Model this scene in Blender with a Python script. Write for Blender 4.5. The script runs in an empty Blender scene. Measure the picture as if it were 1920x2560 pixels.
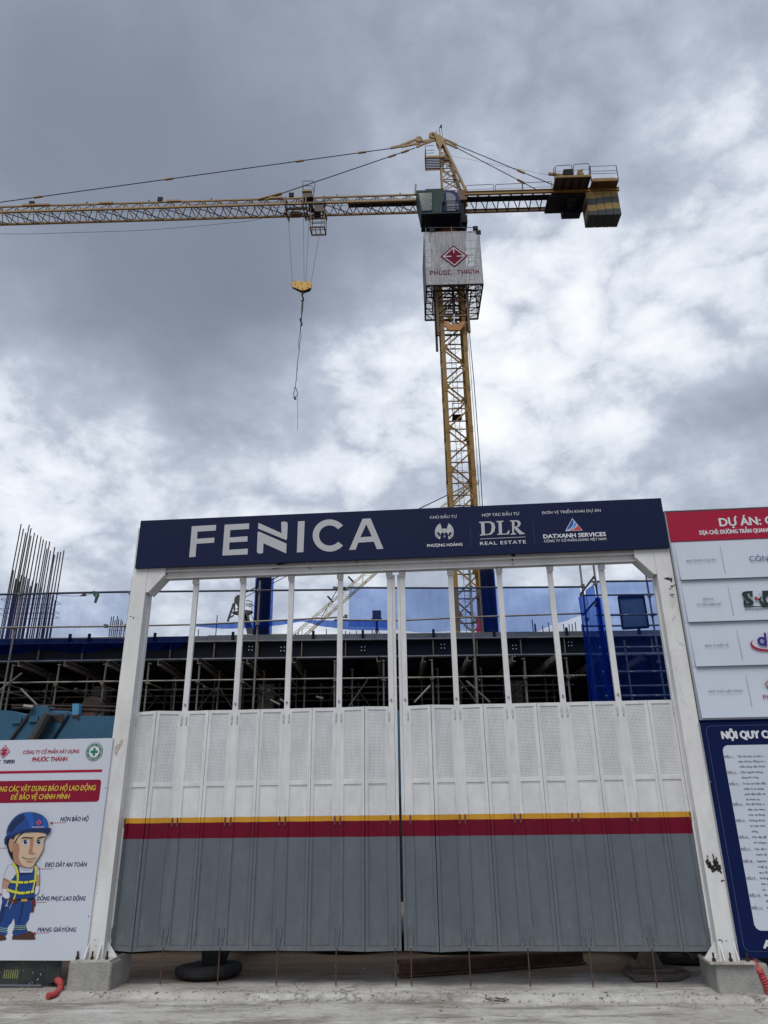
import bpy, bmesh, math, random
from mathutils import Vector, Matrix
from mathutils.geometry import tessellate_polygon
random.seed(7)
R = math.radians
S = bpy.context.scene
COL = S.collection

# ------------------------------------------------------------------ camera
FPX, PITCH, ROLL, EYE = 1800.2, R(22.17), R(-0.748), 1.6
cam_d = bpy.data.cameras.new('camera'); cam = bpy.data.objects.new('camera', cam_d); COL.objects.link(cam)
cam_d.sensor_fit = 'VERTICAL'; cam_d.sensor_height = 36.0; cam_d.sensor_width = 27.0
cam_d.lens = FPX / 2560 * 36.0
cam_d.clip_start = 0.05; cam_d.clip_end = 3000
fw = Vector((0, math.cos(PITCH), math.sin(PITCH))); up0 = Vector((0, -math.sin(PITCH), math.cos(PITCH))); rt0 = Vector((1, 0, 0))
cr, sr = math.cos(ROLL), math.sin(ROLL)
rt = rt0 * cr + up0 * sr
up = -rt0 * sr + up0 * cr
m = Matrix((rt, up, -fw)).transposed().to_4x4(); m.translation = Vector((0, 0, EYE))
cam.matrix_world = m
S.camera = cam

def ray(px, py):
    """direction of the sight line through a pixel of the 1920x2560 photograph"""
    x, y = (px - 960) / FPX, (py - 1280) / FPX
    return fw + rt * x - up * y

# ------------------------------------------------------------------ world: overcast sky
W = bpy.data.worlds.new('World'); S.world = W; W.use_nodes = True
nt = W.node_tree; nt.nodes.clear()
def N(t, **k):
    n = nt.nodes.new(t)
    for a, b in k.items(): setattr(n, a, b)
    return n
def mth(op, a, b=None, c=None, clamp=False):
    n = nt.nodes.new('ShaderNodeMath'); n.operation = op; n.use_clamp = clamp
    for i, v in enumerate((a, b, c)):
        if v is None: continue
        if isinstance(v, (int, float)): n.inputs[i].default_value = v
        else: nt.links.new(v, n.inputs[i])
    return n.outputs[0]
SUN_EL, SUN_AZ = R(58), R(200)      # azimuth measured from +Y clockwise: high and behind the photographer
wo = N('ShaderNodeOutputWorld'); tc = N('ShaderNodeTexCoord')
sky = N('ShaderNodeTexSky', sky_type='NISHITA'); sky.sun_disc = False; sky.sun_elevation = SUN_EL; sky.sun_rotation = SUN_AZ
bg1 = N('ShaderNodeBackground'); bg1.inputs[1].default_value = 0.08; nt.links.new(sky.outputs[0], bg1.inputs[0])
nrm = N('ShaderNodeVectorMath', operation='NORMALIZE'); nt.links.new(tc.outputs['Generated'], nrm.inputs[0])
D = nrm.outputs[0]
# warp for ragged cloud masses
wn = N('ShaderNodeTexNoise'); wn.inputs['Scale'].default_value = 2.6; wn.inputs['Detail'].default_value = 6
nt.links.new(D, wn.inputs['Vector'])
ws = N('ShaderNodeVectorMath', operation='SUBTRACT'); nt.links.new(wn.outputs['Color'], ws.inputs[0]); ws.inputs[1].default_value = (.5, .5, .5)
wm = N('ShaderNodeVectorMath', operation='SCALE'); nt.links.new(ws.outputs[0], wm.inputs[0]); wm.inputs['Scale'].default_value = 0.34
wa = N('ShaderNodeVectorMath', operation='ADD'); nt.links.new(D, wa.inputs[0]); nt.links.new(wm.outputs[0], wa.inputs[1])
wnn = N('ShaderNodeVectorMath', operation='NORMALIZE'); nt.links.new(wa.outputs[0], wnn.inputs[0])
DW = wnn.outputs[0]
val = None
# (photo pixel x, y), radius in degrees, gain : large light and dark cloud masses of the sky
LOBES = [((300, 560), 17, -.17), ((650, 740), 9, -.12), ((120, 180), 14, -.06), ((800, 250), 11, -.06), ((1500, 100), 12, -.07), ((230, 860), 6, -.05),
         ((1330, 830), 7, .13), ((1650, 620), 8, .10), ((960, 950), 5, .18), ((1230, 1010), 7, .13), ((1260, 620), 5, .07), ((1800, 380), 6, .10),
         ((100, 1180), 8, .22), ((400, 1120), 8, .13), ((1180, 300), 5, .04), ((700, 1290), 8, .14), ((1500, 1260), 9, .10), ((60, 980), 4, .12), ((1560, 760), 5, .08),
         ((800, 1110), 4, -.05), ((980, 1190), 7, .06), ((1900, 960), 3.5, -.15), ((560, 960), 4, -.05), ((1300, 1150), 3.5, -.10), ((150, 1010), 2.5, -.07), ((1460, 500), 5, -.05),
         ((1130, 240), 3, -.04), ((1390, 950), 3, -.04), ((880, 1180), 3, .08), ((620, 900), 3, .06)]
for (px, py), rad, a in LOBES:
    d = ray(px, py).normalized()
    dt = N('ShaderNodeVectorMath', operation='DOT_PRODUCT'); nt.links.new(DW, dt.inputs[0]); dt.inputs[1].default_value = d
    k = 1 / (1 - math.cos(R(rad)))
    e = mth('MULTIPLY', mth('EXPONENT', mth('MULTIPLY', mth('SUBTRACT', dt.outputs['Value'], 1.0), k)), a)
    val = e if val is None else mth('ADD', val, e)
def noise(scale, detail, rough, dist=0.0, vec=None, off=(0, 0, 0)):
    mp = N('ShaderNodeMapping'); nt.links.new(vec or D, mp.inputs[0]); mp.inputs['Location'].default_value = off; mp.inputs['Scale'].default_value = (1, 1, 1.5)
    n = N('ShaderNodeTexNoise'); n.inputs['Scale'].default_value = scale; n.inputs['Detail'].default_value = detail
    n.inputs['Roughness'].default_value = rough; n.inputs['Distortion'].default_value = dist
    nt.links.new(mp.outputs[0], n.inputs['Vector']); return n.outputs['Fac']
n1 = mth('SUBTRACT', noise(3.1, 12, .60, .2, off=(3, 1, 0)), .5)
n2 = mth('SUBTRACT', noise(9.5, 12, .66, .15, off=(0, 7, 2)), .5)
n3 = mth('ABSOLUTE', mth('SUBTRACT', noise(7.5, 6, .46, .25, off=(5, 2, 9)), .5))   # billow edges
b0 = mth('ADD', val, .545)
base = mth('ADD', b0, mth('MULTIPLY', n1, mth('MULTIPLY_ADD', b0, .75, -.08, clamp=True)))
# ragged detail is strongest where the deck is thin (bright)
amp = mth('MULTIPLY_ADD', base, 1.7, -.55, clamp=True)
tot = mth('ADD', base, mth('MULTIPLY', amp, mth('MULTIPLY_ADD', n2, .98, mth('MULTIPLY', mth('SUBTRACT', n3, .075), 1.45))))
cr_ = N('ShaderNodeValToRGB'); nt.links.new(tot, cr_.inputs[0]); e = cr_.color_ramp.elements
e[0].position = .16; e[0].color = (.140, .165, .212, 1); e[1].position = .98; e[1].color = (.82, .84, .865, 1)
for p, c in ((.32, (.190, .220, .280)), (.46, (.285, .325, .400)), (.59, (.405, .448, .530)), (.70, (.600, .640, .705)), (.80, (.715, .740, .785))):
    q = e.new(p); q.color = (*c, 1)
bg2 = N('ShaderNodeBackground'); nt.links.new(cr_.outputs[0], bg2.inputs[0]); bg2.inputs[1].default_value = 1.0
mx = N('ShaderNodeMixShader'); mx.inputs[0].default_value = .95
nt.links.new(bg1.outputs[0], mx.inputs[1]); nt.links.new(bg2.outputs[0], mx.inputs[2]); nt.links.new(mx.outputs[0], wo.inputs[0])

sl = bpy.data.lights.new('sun', 'SUN'); sl.energy = 1.7; sl.angle = R(35); sl.color = (1, .965, .92)
so = bpy.data.objects.new('sun', sl); COL.objects.link(so)
sd = Vector((math.sin(SUN_AZ) * math.cos(SUN_EL), math.cos(SUN_AZ) * math.cos(SUN_EL), math.sin(SUN_EL)))
so.rotation_euler = sd.to_track_quat('Z', 'Y').to_euler()
so.location = sd * 80
S.view_settings.view_transform = 'Standard'; S.view_settings.look = 'None'; S.view_settings.gamma = 1
S.view_settings.use_curve_mapping = False; S.view_settings.exposure = 0.36
S.render.engine = 'CYCLES'
S.cycles.max_bounces = 6; S.cycles.transparent_max_bounces = 24; S.cycles.diffuse_bounces = 3

# ------------------------------------------------------------------ frames
def plane_hit(px, py, o, ang, off):
    n = Vector((-math.sin(ang), math.cos(ang), 0)); u = Vector((math.cos(ang), math.sin(ang), 0)); d = ray(px, py)
    oo = Vector((o[0], o[1], 0)) + n * off; c = Vector((0, 0, EYE))
    t = (oo - c).dot(n) / d.dot(n); p = c + d * t
    return (p - oo).dot(u), p.z
GA = R(-4.61); GO = (0, 7.563); Z0 = 0.1          # gate line: angle, origin; ground level
CA = R(-1.2); CO = (5.053, 42.8)                  # tower crane
def g(px, py, v=0):
    a, z = plane_hit(px, py, GO, GA, v); return Vector((a, v, z))
def c3(px, py, v=0):
    a, z = plane_hit(px, py, CO, CA, v); return Vector((a, v, z))
def at(px, py, Y):
    a, z = plane_hit(px, py, (0, Y), 0, 0); return Vector((a, Y, z))
def atw(px, py, Y):                               # world plane -> same thing, kept for readability
    return at(px, py, Y)

# ------------------------------------------------------------------ materials
MATS = {}
def mat(name, col, rough=.6, metal=0.0, var=.12, scale=6.0, dirt=None, dirt_amt=.35, dirt_scale=3.0, bump=0.0, bscale=40.0, stretch=(1, 1, 1), spec=.4):
    if name in MATS: return MATS[name]
    M = bpy.data.materials.new(name); M.use_nodes = True; t = M.node_tree; b = t.nodes['Principled BSDF']
    b.inputs['Roughness'].default_value = rough; b.inputs['Metallic'].default_value = metal; b.inputs['Specular IOR Level'].default_value = spec
    co = t.nodes.new('ShaderNodeTexCoord'); mp = t.nodes.new('ShaderNodeMapping'); mp.inputs['Scale'].default_value = stretch
    t.links.new(co.outputs['Object'], mp.inputs[0])
    n = t.nodes.new('ShaderNodeTexNoise'); n.inputs['Scale'].default_value = scale; n.inputs['Detail'].default_value = 6; n.inputs['Roughness'].default_value = .6
    t.links.new(mp.outputs[0], n.inputs['Vector'])
    r = t.nodes.new('ShaderNodeMapRange'); r.inputs[1].default_value = .3; r.inputs[2].default_value = .7; r.inputs[3].default_value = 1 - var; r.inputs[4].default_value = 1 + var
    t.links.new(n.outputs['Fac'], r.inputs[0])
    v = t.nodes.new('ShaderNodeVectorMath'); v.operation = 'SCALE'; v.inputs[0].default_value = col; t.links.new(r.outputs[0], v.inputs['Scale'])
    out = v.outputs[0]
    if dirt:
        n2 = t.nodes.new('ShaderNodeTexNoise'); n2.inputs['Scale'].default_value = dirt_scale; n2.inputs['Detail'].default_value = 9; n2.inputs['Roughness'].default_value = .68
        t.links.new(mp.outputs[0], n2.inputs['Vector'])
        rr = t.nodes.new('ShaderNodeMapRange'); rr.inputs[1].default_value = .5; rr.inputs[2].default_value = .74; rr.inputs[3].default_value = 0; rr.inputs[4].default_value = dirt_amt
        t.links.new(n2.outputs['Fac'], rr.inputs[0])
        mxn = t.nodes.new('ShaderNodeMix'); mxn.data_type = 'RGBA'; t.links.new(rr.outputs[0], mxn.inputs[0]); t.links.new(out, mxn.inputs[6]); mxn.inputs[7].default_value = (*dirt, 1)
        out = mxn.outputs[2]
    t.links.new(out, b.inputs['Base Color'])
    if bump:
        nb = t.nodes.new('ShaderNodeTexNoise'); nb.inputs['Scale'].default_value = bscale; nb.inputs['Detail'].default_value = 6
        t.links.new(mp.outputs[0], nb.inputs['Vector'])
        bp = t.nodes.new('ShaderNodeBump'); bp.inputs['Strength'].default_value = bump; bp.inputs['Distance'].default_value = .01
        t.links.new(nb.outputs['Fac'], bp.inputs['Height']); t.links.new(bp.outputs[0], b.inputs['Normal'])
    MATS[name] = M; return M
def net_mat(name, col, alpha, tint=(1, 1, 1)):
    M = bpy.data.materials.new(name); M.use_nodes = True; t = M.node_tree; t.nodes.clear()
    o = t.nodes.new('ShaderNodeOutputMaterial'); tr = t.nodes.new('ShaderNodeBsdfTransparent'); df = t.nodes.new('ShaderNodeBsdfDiffuse'); tl = t.nodes.new('ShaderNodeBsdfTranslucent')
    tr.inputs[0].default_value = (*tint, 1)
    df.inputs[0].default_value = (*col, 1); tl.inputs[0].default_value = (*col, 1)
    a = t.nodes.new('ShaderNodeMixShader'); a.inputs[0].default_value = .45; t.links.new(df.outputs[0], a.inputs[1]); t.links.new(tl.outputs[0], a.inputs[2])
    co = t.nodes.new('ShaderNodeTexCoord'); n = t.nodes.new('ShaderNodeTexNoise'); n.inputs['Scale'].default_value = 1.7; n.inputs['Detail'].default_value = 5
    t.links.new(co.outputs['Object'], n.inputs[0]); r = t.nodes.new('ShaderNodeMapRange'); r.inputs[1].default_value = .3; r.inputs[2].default_value = .7
    mpn = t.nodes.new('ShaderNodeMapping'); mpn.inputs['Scale'].default_value = (5, 5, .7); t.links.new(co.outputs['Object'], mpn.inputs[0]); t.links.new(mpn.outputs[0], n.inputs[0]); r.inputs[3].default_value = alpha * .72; r.inputs[4].default_value = min(1, alpha * 1.3); t.links.new(n.outputs['Fac'], r.inputs[0])
    mxs = t.nodes.new('ShaderNodeMixShader'); t.links.new(r.outputs[0], mxs.inputs[0]); t.links.new(tr.outputs[0], mxs.inputs[1]); t.links.new(a.outputs[0], mxs.inputs[2])
    t.links.new(mxs.outputs[0], o.inputs[0]); return M
def band_mat():
    """gate paint: white above, yellow and maroon bands, grey below (height in metres)"""
    M = bpy.data.materials.new('gate_paint'); M.use_nodes = True; t = M.node_tree; b = t.nodes['Principled BSDF']; b.inputs['Roughness'].default_value = .5; b.inputs['Specular IOR Level'].default_value = .16
    co = t.nodes.new('ShaderNodeTexCoord'); sp = t.nodes.new('ShaderNodeSeparateXYZ'); t.links.new(co.outputs['Object'], sp.inputs[0])
    n = t.nodes.new('ShaderNodeTexNoise'); n.inputs['Scale'].default_value = 9; n.inputs['Detail'].default_value = 3; t.links.new(co.outputs['Object'], n.inputs[0])
    z = t.nodes.new('ShaderNodeMath'); z.operation = 'MULTIPLY_ADD'; t.links.new(n.outputs['Fac'], z.inputs[0]); z.inputs[1].default_value = .006; t.links.new(sp.outputs[2], z.inputs[2])
    cr = t.nodes.new('ShaderNodeValToRGB'); cr.color_ramp.interpolation = 'CONSTANT'
    dv = t.nodes.new('ShaderNodeMath'); dv.operation = 'DIVIDE'; t.links.new(z.outputs[0], dv.inputs[0]); dv.inputs[1].default_value = 4.0; t.links.new(dv.outputs[0], cr.inputs[0])
    e = cr.color_ramp.elements; e[0].color = (.118, .136, .156, 1); e[1].position = 1.320 / 4; e[1].color = (.135, .0035, .018, 1)
    q = e.new(1.466 / 4); q.color = (.56, .285, .03, 1); q = e.new(1.505 / 4); q.color = (.64, .645, .645, 1)
    # soft grime and smears
    mp = t.nodes.new('ShaderNodeMapping'); mp.inputs['Scale'].default_value = (1.5, 1.5, .6); t.links.new(co.outputs['Object'], mp.inputs[0])
    oi = t.nodes.new('ShaderNodeObjectInfo'); t.links.new(oi.outputs['Random'], mp.inputs['Location'])
    n2 = t.nodes.new('ShaderNodeTexNoise'); n2.noise_dimensions = '4D'; n2.inputs['Scale'].default_value = 4; n2.inputs['Detail'].default_value = 9; n2.inputs['Roughness'].default_value = .65
    ml = t.nodes.new('ShaderNodeMath'); ml.operation = 'MULTIPLY'; t.links.new(oi.outputs['Random'], ml.inputs[0]); ml.inputs[1].default_value = 40; t.links.new(ml.outputs[0], n2.inputs['W'])
    t.links.new(mp.outputs[0], n2.inputs['Vector'])
    r = t.nodes.new('ShaderNodeMapRange'); r.inputs[1].default_value = .35; r.inputs[2].default_value = .72; r.inputs[3].default_value = 1.03; r.inputs[4].default_value = .80; t.links.new(n2.outputs['Fac'], r.inputs[0])
    v = t.nodes.new('ShaderNodeVectorMath'); v.operation = 'SCALE'; t.links.new(cr.outputs[0], v.inputs[0]); t.links.new(r.outputs[0], v.inputs['Scale'])
    # dried mud splashed on the lowest part
    n4 = t.nodes.new('ShaderNodeTexNoise'); n4.inputs['Scale'].default_value = 9; n4.inputs['Detail'].default_value = 9; n4.inputs['Roughness'].default_value = .75; t.links.new(mp.outputs[0], n4.inputs[0])
    zz = t.nodes.new('ShaderNodeMapRange'); zz.inputs[1].default_value = .38; zz.inputs[2].default_value = .85; zz.inputs[3].default_value = .22; zz.inputs[4].default_value = -.02; t.links.new(sp.outputs[2], zz.inputs[0])
    ad = t.nodes.new('ShaderNodeMath'); t.links.new(n4.outputs['Fac'], ad.inputs[0]); t.links.new(zz.outputs[0], ad.inputs[1])
    rg_ = t.nodes.new('ShaderNodeMapRange'); rg_.inputs[1].default_value = .62; rg_.inputs[2].default_value = .80; rg_.inputs[4].default_value = .20; t.links.new(ad.outputs[0], rg_.inputs[0])
    mxm = t.nodes.new('ShaderNodeMix'); mxm.data_type = 'RGBA'; t.links.new(rg_.outputs[0], mxm.inputs[0]); t.links.new(v.outputs[0], mxm.inputs[6]); mxm.inputs[7].default_value = (.27, .25, .22, 1)
    # thin vertical rain and rust streaks
    mp5 = t.nodes.new('ShaderNodeMapping'); mp5.inputs['Scale'].default_value = (60, 60, 1.6); t.links.new(co.outputs['Object'], mp5.inputs[0]); t.links.new(oi.outputs['Random'], mp5.inputs['Location'])
    n5 = t.nodes.new('ShaderNodeTexNoise'); n5.inputs['Scale'].default_value = 1; n5.inputs['Detail'].default_value = 5; t.links.new(mp5.outputs[0], n5.inputs[0])
    r5 = t.nodes.new('ShaderNodeMapRange'); r5.inputs[1].default_value = .63; r5.inputs[2].default_value = .78; r5.inputs[4].default_value = .22; t.links.new(n5.outputs['Fac'], r5.inputs[0])
    mx5 = t.nodes.new('ShaderNodeMix'); mx5.data_type = 'RGBA'; t.links.new(r5.outputs[0], mx5.inputs[0]); t.links.new(mxm.outputs[2], mx5.inputs[6]); mx5.inputs[7].default_value = (.20, .17, .14, 1)
    t.links.new(mx5.outputs[2], b.inputs['Base Color'])
    rm = t.nodes.new('ShaderNodeMapRange'); rm.inputs[3].default_value = .32; rm.inputs[4].default_value = .6; t.links.new(n2.outputs['Fac'], rm.inputs[0]); t.links.new(rm.outputs[0], b.inputs['Roughness'])
    nb = t.nodes.new('ShaderNodeTexNoise'); nb.inputs['Scale'].default_value = 5; t.links.new(co.outputs['Object'], nb.inputs[0])
    bp = t.nodes.new('ShaderNodeBump'); bp.inputs['Strength'].default_value = .30; bp.inputs['Distance'].default_value = .03; t.links.new(nb.outputs['Fac'], bp.inputs['Height']); t.links.new(bp.outputs[0], b.inputs['Normal'])
    return M
WHITE = mat('white_steel_paint', (.66, .66, .65), .5, spec=.2, var=.06, scale=5, dirt=(.30, .28, .25), dirt_amt=.38, dirt_scale=3.2, bump=.05, stretch=(1, 1, .5))
GATE = band_mat()
NAVY = mat('navy_vinyl', (.0070, .0130, .048), .6, var=.10, scale=1.2, bump=.10, bscale=2.2, spec=.12)
NAVY2 = mat('navy_print', (.003, .009, .058), .6, var=.05, spec=.12)
SILVER = mat('pale_grey_vinyl', (.42, .43, .45), .45, var=.04)
OFFWHITE = mat('white_print', (.62, .64, .68), .5, var=.03)
PANELW = mat('panel_pale_blue_white', (.52, .57, .65), .5, spec=.2, var=.04, scale=1.5, dirt=(.35, .37, .40), dirt_amt=.16, dirt_scale=1.3)
POSTERW = mat('poster_pale_white', (.53, .56, .63), .5, spec=.2, var=.04, scale=1.0)
REDSIGN = mat('crimson_print', (.34, .010, .040), .5, spec=.2, var=.04)
MAROON = mat('maroon_print', (.22, .006, .03), .5, spec=.2, var=.04)
YEL = mat('yellow_print', (.66, .50, .05), .5, var=.02)
INKB = mat('navy_ink', (.012, .012, .075), .5, var=.02)
INKL = mat('blue_ink', (.02, .03, .13), .5, var=.02)
BLACKINK = mat('dark_ink', (.012, .014, .03), .5, var=.02)
CONC = mat('cast_concrete', (.30, .292, .272), .9, var=.16, scale=5, dirt=(.13, .125, .115), dirt_amt=.5, dirt_scale=4, bump=.6, bscale=60)
RUST = mat('rusty_steel', (.085, .045, .032), .85, var=.4, scale=12, dirt=(.03, .02, .018), dirt_amt=.7, dirt_scale=8, bump=.3)
DKRUST = mat('dark_rust', (.035, .022, .018), .85, var=.4, scale=12, bump=.3)
BLK = mat('black_rubber', (.013, .013, .014), .7, var=.25, scale=20, dirt=(.06, .055, .05), dirt_amt=.4, dirt_scale=6, bump=.5, bscale=80)
CHIP = mat('exposed_primer', (.02, .014, .012), .8, var=.3, scale=40)
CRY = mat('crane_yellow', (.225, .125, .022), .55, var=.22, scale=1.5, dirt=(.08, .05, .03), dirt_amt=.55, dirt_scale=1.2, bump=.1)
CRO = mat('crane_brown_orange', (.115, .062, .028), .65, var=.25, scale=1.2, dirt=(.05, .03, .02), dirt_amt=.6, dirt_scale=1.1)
CRD = mat('crane_dark_steel', (.011, .011, .014), .7, spec=.15, var=.3, scale=2)
GREEN = mat('cab_green_paint', (.003, .028, .030), .6, spec=.2, var=.12, scale=1.5)
GREEND = mat('cab_dark_base', (.005, .009, .018), .6, spec=.15, var=.12)
BLUEB = mat('blue_cabinet', (.008, .018, .10), .6, spec=.15, var=.1)
GREYP = mat('grey_sheet', (.13, .15, .18), .6, var=.1)
TUBE = mat('galvanised_tube', (.155, .145, .130), .5, .35, var=.28, scale=3, dirt=(.06, .045, .035), dirt_amt=.6, dirt_scale=2)
TUBEN = mat('blue_taped_tube', (.025, .035, .065), .6, var=.2)
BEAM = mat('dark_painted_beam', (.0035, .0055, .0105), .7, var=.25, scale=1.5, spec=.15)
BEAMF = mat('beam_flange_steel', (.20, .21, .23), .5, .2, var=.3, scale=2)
EDGE = mat('deck_edge_form', (.085, .095, .11), .6, var=.3, scale=1.2, dirt=(.05, .035, .03), dirt_amt=.5, dirt_scale=2)
REBAR = mat('rebar_steel', (.035, .028, .027), .8, var=.3, scale=3)
REBARB = mat('blue_wrapped_bar', (.012, .028, .15), .7, var=.35, scale=2)
TEAL = mat('teal_machine_paint', (.024, .10, .175), .6, var=.14, scale=1.6, dirt=(.05, .03, .02), dirt_amt=.35, dirt_scale=2.5, bump=.1)
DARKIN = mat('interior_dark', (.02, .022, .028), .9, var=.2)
LITRED = mat('red_corrugated_plastic', (.36, .055, .058), .7, var=.2, scale=12, dirt=(.30, .25, .22), dirt_amt=.5, dirt_scale=14, spec=.2)
NETB = net_mat('blue_safety_net', (.010, .045, .28), .17, (.54, .67, .95))
NETL = net_mat('blue_safety_net_thin', (.010, .03, .40), .14, (.86, .91, 1))
NETD = net_mat('blue_safety_net_dense', (.005, .032, .27), .50, (.25, .42, .92))
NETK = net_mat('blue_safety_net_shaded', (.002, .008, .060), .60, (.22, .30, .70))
NETP = net_mat('blue_safety_net_wrap', (.003, .014, .11), .22, (.46, .58, .95))
NETW = net_mat('white_mesh_cloth', (.66, .67, .70), .78, (.9, .9, .92))
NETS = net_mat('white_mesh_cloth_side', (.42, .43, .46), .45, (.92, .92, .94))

# ------------------------------------------------------------------ mesh building
class MB:
    def __init__(s): s.v = []; s.f = []; s.mi = []; s.cur = 0
    def face(s, pts):
        i = len(s.v); s.v += [Vector(p) for p in pts]; s.f.append(list(range(i, i + len(pts)))); s.mi.append(s.cur); return s
    def box(s, a, b):
        x0, x1 = sorted((a[0], b[0])); y0, y1 = sorted((a[1], b[1])); z0, z1 = sorted((a[2], b[2]))
        i = len(s.v); s.v += [Vector(p) for p in ((x0, y0, z0), (x1, y0, z0), (x1, y1, z0), (x0, y1, z0), (x0, y0, z1), (x1, y0, z1), (x1, y1, z1), (x0, y1, z1))]
        for q in ((0, 3, 2, 1), (4, 5, 6, 7), (0, 1, 5, 4), (1, 2, 6, 5), (2, 3, 7, 6), (3, 0, 4, 7)): s.f.append([i + k for k in q]); s.mi.append(s.cur)
        return s
    def bar(s, p, q, w, h=None, roll=0.0):
        """rectangular bar from p to q"""
        p, q = Vector(p), Vector(q); d = (q - p)
        if d.length < 1e-6: return s
        d.normalize(); h = h or w
        ref = Vector((0, 0, 1)) if abs(d.z) < .95 else Vector((0, 1, 0))
        a = d.cross(ref).normalized(); b = a.cross(d).normalized()
        if roll: a, b = a * math.cos(roll) + b * math.sin(roll), b * math.cos(roll) - a * math.sin(roll)
        i = len(s.v)
        for o in (p, q):
            for x, y in ((-1, -1), (1, -1), (1, 1), (-1, 1)): s.v.append(o + a * x * w / 2 + b * y * h / 2)
        for k in ((3, 2, 1, 0), (4, 5, 6, 7), (0, 1, 5, 4), (1, 2, 6, 5), (2, 3, 7, 6), (3, 0, 4, 7)): s.f.append([i + j for j in k]); s.mi.append(s.cur)
        return s
    def tube(s, pts, r, n=6, cap=True):
        pts = [Vector(p) for p in pts]; rings = []
        for k, p in enumerate(pts):
            d = (pts[min(k + 1, len(pts) - 1)] - pts[max(k - 1, 0)]).normalized()
            ref = Vector((0, 0, 1)) if abs(d.z) < .9 else Vector((0, 1, 0))
            a = d.cross(ref).normalized(); b = d.cross(a).normalized(); i = len(s.v); rr = r[k] if isinstance(r, (list, tuple)) else r
            for j in range(n):
                t = 2 * math.pi * j / n; s.v.append(p + a * math.cos(t) * rr + b * math.sin(t) * rr)
            rings.append(i)
        for a, b in zip(rings, rings[1:]):
            for j in range(n): s.f.append([a + j, a + (j + 1) % n, b + (j + 1) % n, b + j]); s.mi.append(s.cur)
        if cap: s.f.append([rings[0] + j for j in range(n)][::-1]); s.mi.append(s.cur); s.f.append([rings[-1] + j for j in range(n)]); s.mi.append(s.cur)
        return s
    def poly(s, pts):
        """flat polygon (possibly concave), triangulated"""
        pts = [Vector(p) for p in pts]; i = len(s.v); s.v += pts
        for t in tessellate_polygon([pts]): s.f.append([i + k for k in t]); s.mi.append(s.cur)
        return s
    def prism(s, pts, d):
        """polygon extruded along vector d"""
        pts = [Vector(p) for p in pts]; d = Vector(d); n = len(pts); s.poly(pts); s.poly([p + d for p in pts]); i = len(s.v); s.v += pts + [p + d for p in pts]
        for k in range(n): s.f.append([i + k, i + (k + 1) % n, i + n + (k + 1) % n, i + n + k]); s.mi.append(s.cur)
        return s
    def grid(s, fn, nu, nv):
        i = len(s.v)
        for a in range(nu + 1):
            for b in range(nv + 1): s.v.append(Vector(fn(a / nu, b / nv)))
        for a in range(nu):
            for b in range(nv):
                k = i + a * (nv + 1) + b; s.f.append([k, k + nv + 1, k + nv + 2, k + 1]); s.mi.append(s.cur)
        return s
    def mesh(s, name, mats):
        me = bpy.data.meshes.new(name); me.from_pydata([tuple(v) for v in s.v], [], s.f)
        for mm in (mats if isinstance(mats, (list, tuple)) else [mats]): me.materials.append(mm)
        if isinstance(mats, (list, tuple)):
            me.polygons.foreach_set('material_index', s.mi)
        bm = bmesh.new(); bm.from_mesh(me); bmesh.ops.recalc_face_normals(bm, faces=bm.faces); bm.to_mesh(me); bm.free()
        me.update(); return me
    def build(s, name, mats, parent=None, smooth=False, **props):
        me = s.mesh(name, mats)
        if smooth: me.polygons.foreach_set('use_smooth', [True] * len(me.polygons))
        return link(name, me, parent, **props)
def link(name, me, parent=None, loc=None, rot=None, **props):
    o = bpy.data.objects.new(name, me); COL.objects.link(o)
    if parent is not None: o.parent = parent
    if loc is not None: o.location = loc
    if rot is not None: o.rotation_euler = rot
    for k, v in props.items(): o[k] = v
    return o
def thing(name, label, cat, loc=(0, 0, 0), rz=0.0, group=None):
    o = bpy.data.objects.new(name, None); COL.objects.link(o); o.empty_display_size = .2
    o.location = loc; o.rotation_euler = (0, 0, rz); o['label'] = label; o['category'] = cat
    if group: o['group'] = group
    return o
def tag(o, label, cat, group=None):
    o['label'] = label; o['category'] = cat
    if group: o['group'] = group
    return o
def gthing(name, label, cat, group=None):
    return thing(name, label, cat, (GO[0], GO[1], 0), GA, group)
def B(a, b): return MB().box(a, b)
def clone(o, parent=None, loc=None, rot=None, deep=True):
    c = o.copy(); COL.objects.link(c)
    if parent is not None: c.parent = parent
    if loc is not None: c.location = loc
    if rot is not None: c.rotation_euler = rot
    if deep:
        for ch in list(o.children): clone(ch, c)
    return c
def smooth_loop(pts, n=6, closed=True):
    """Catmull-Rom through 2-D points"""
    out = []; L = len(pts); rng = range(L) if closed else range(L - 1)
    for i in rng:
        if closed: p0, p1, p2, p3 = (pts[(i + k) % L] for k in (-1, 0, 1, 2))
        else: p0, p1, p2, p3 = pts[max(i - 1, 0)], pts[i], pts[i + 1], pts[min(i + 2, L - 1)]
        for k in range(n):
            t = k / n
            out.append(tuple(.5 * ((2 * p1[j]) + (-p0[j] + p2[j]) * t + (2 * p0[j] - 5 * p1[j] + 4 * p2[j] - p3[j]) * t * t + (-p0[j] + 3 * p1[j] - 3 * p2[j] + p3[j]) * t ** 3) for j in range(len(p1))))
    if not closed: out.append(tuple(pts[-1]))
    return out

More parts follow.
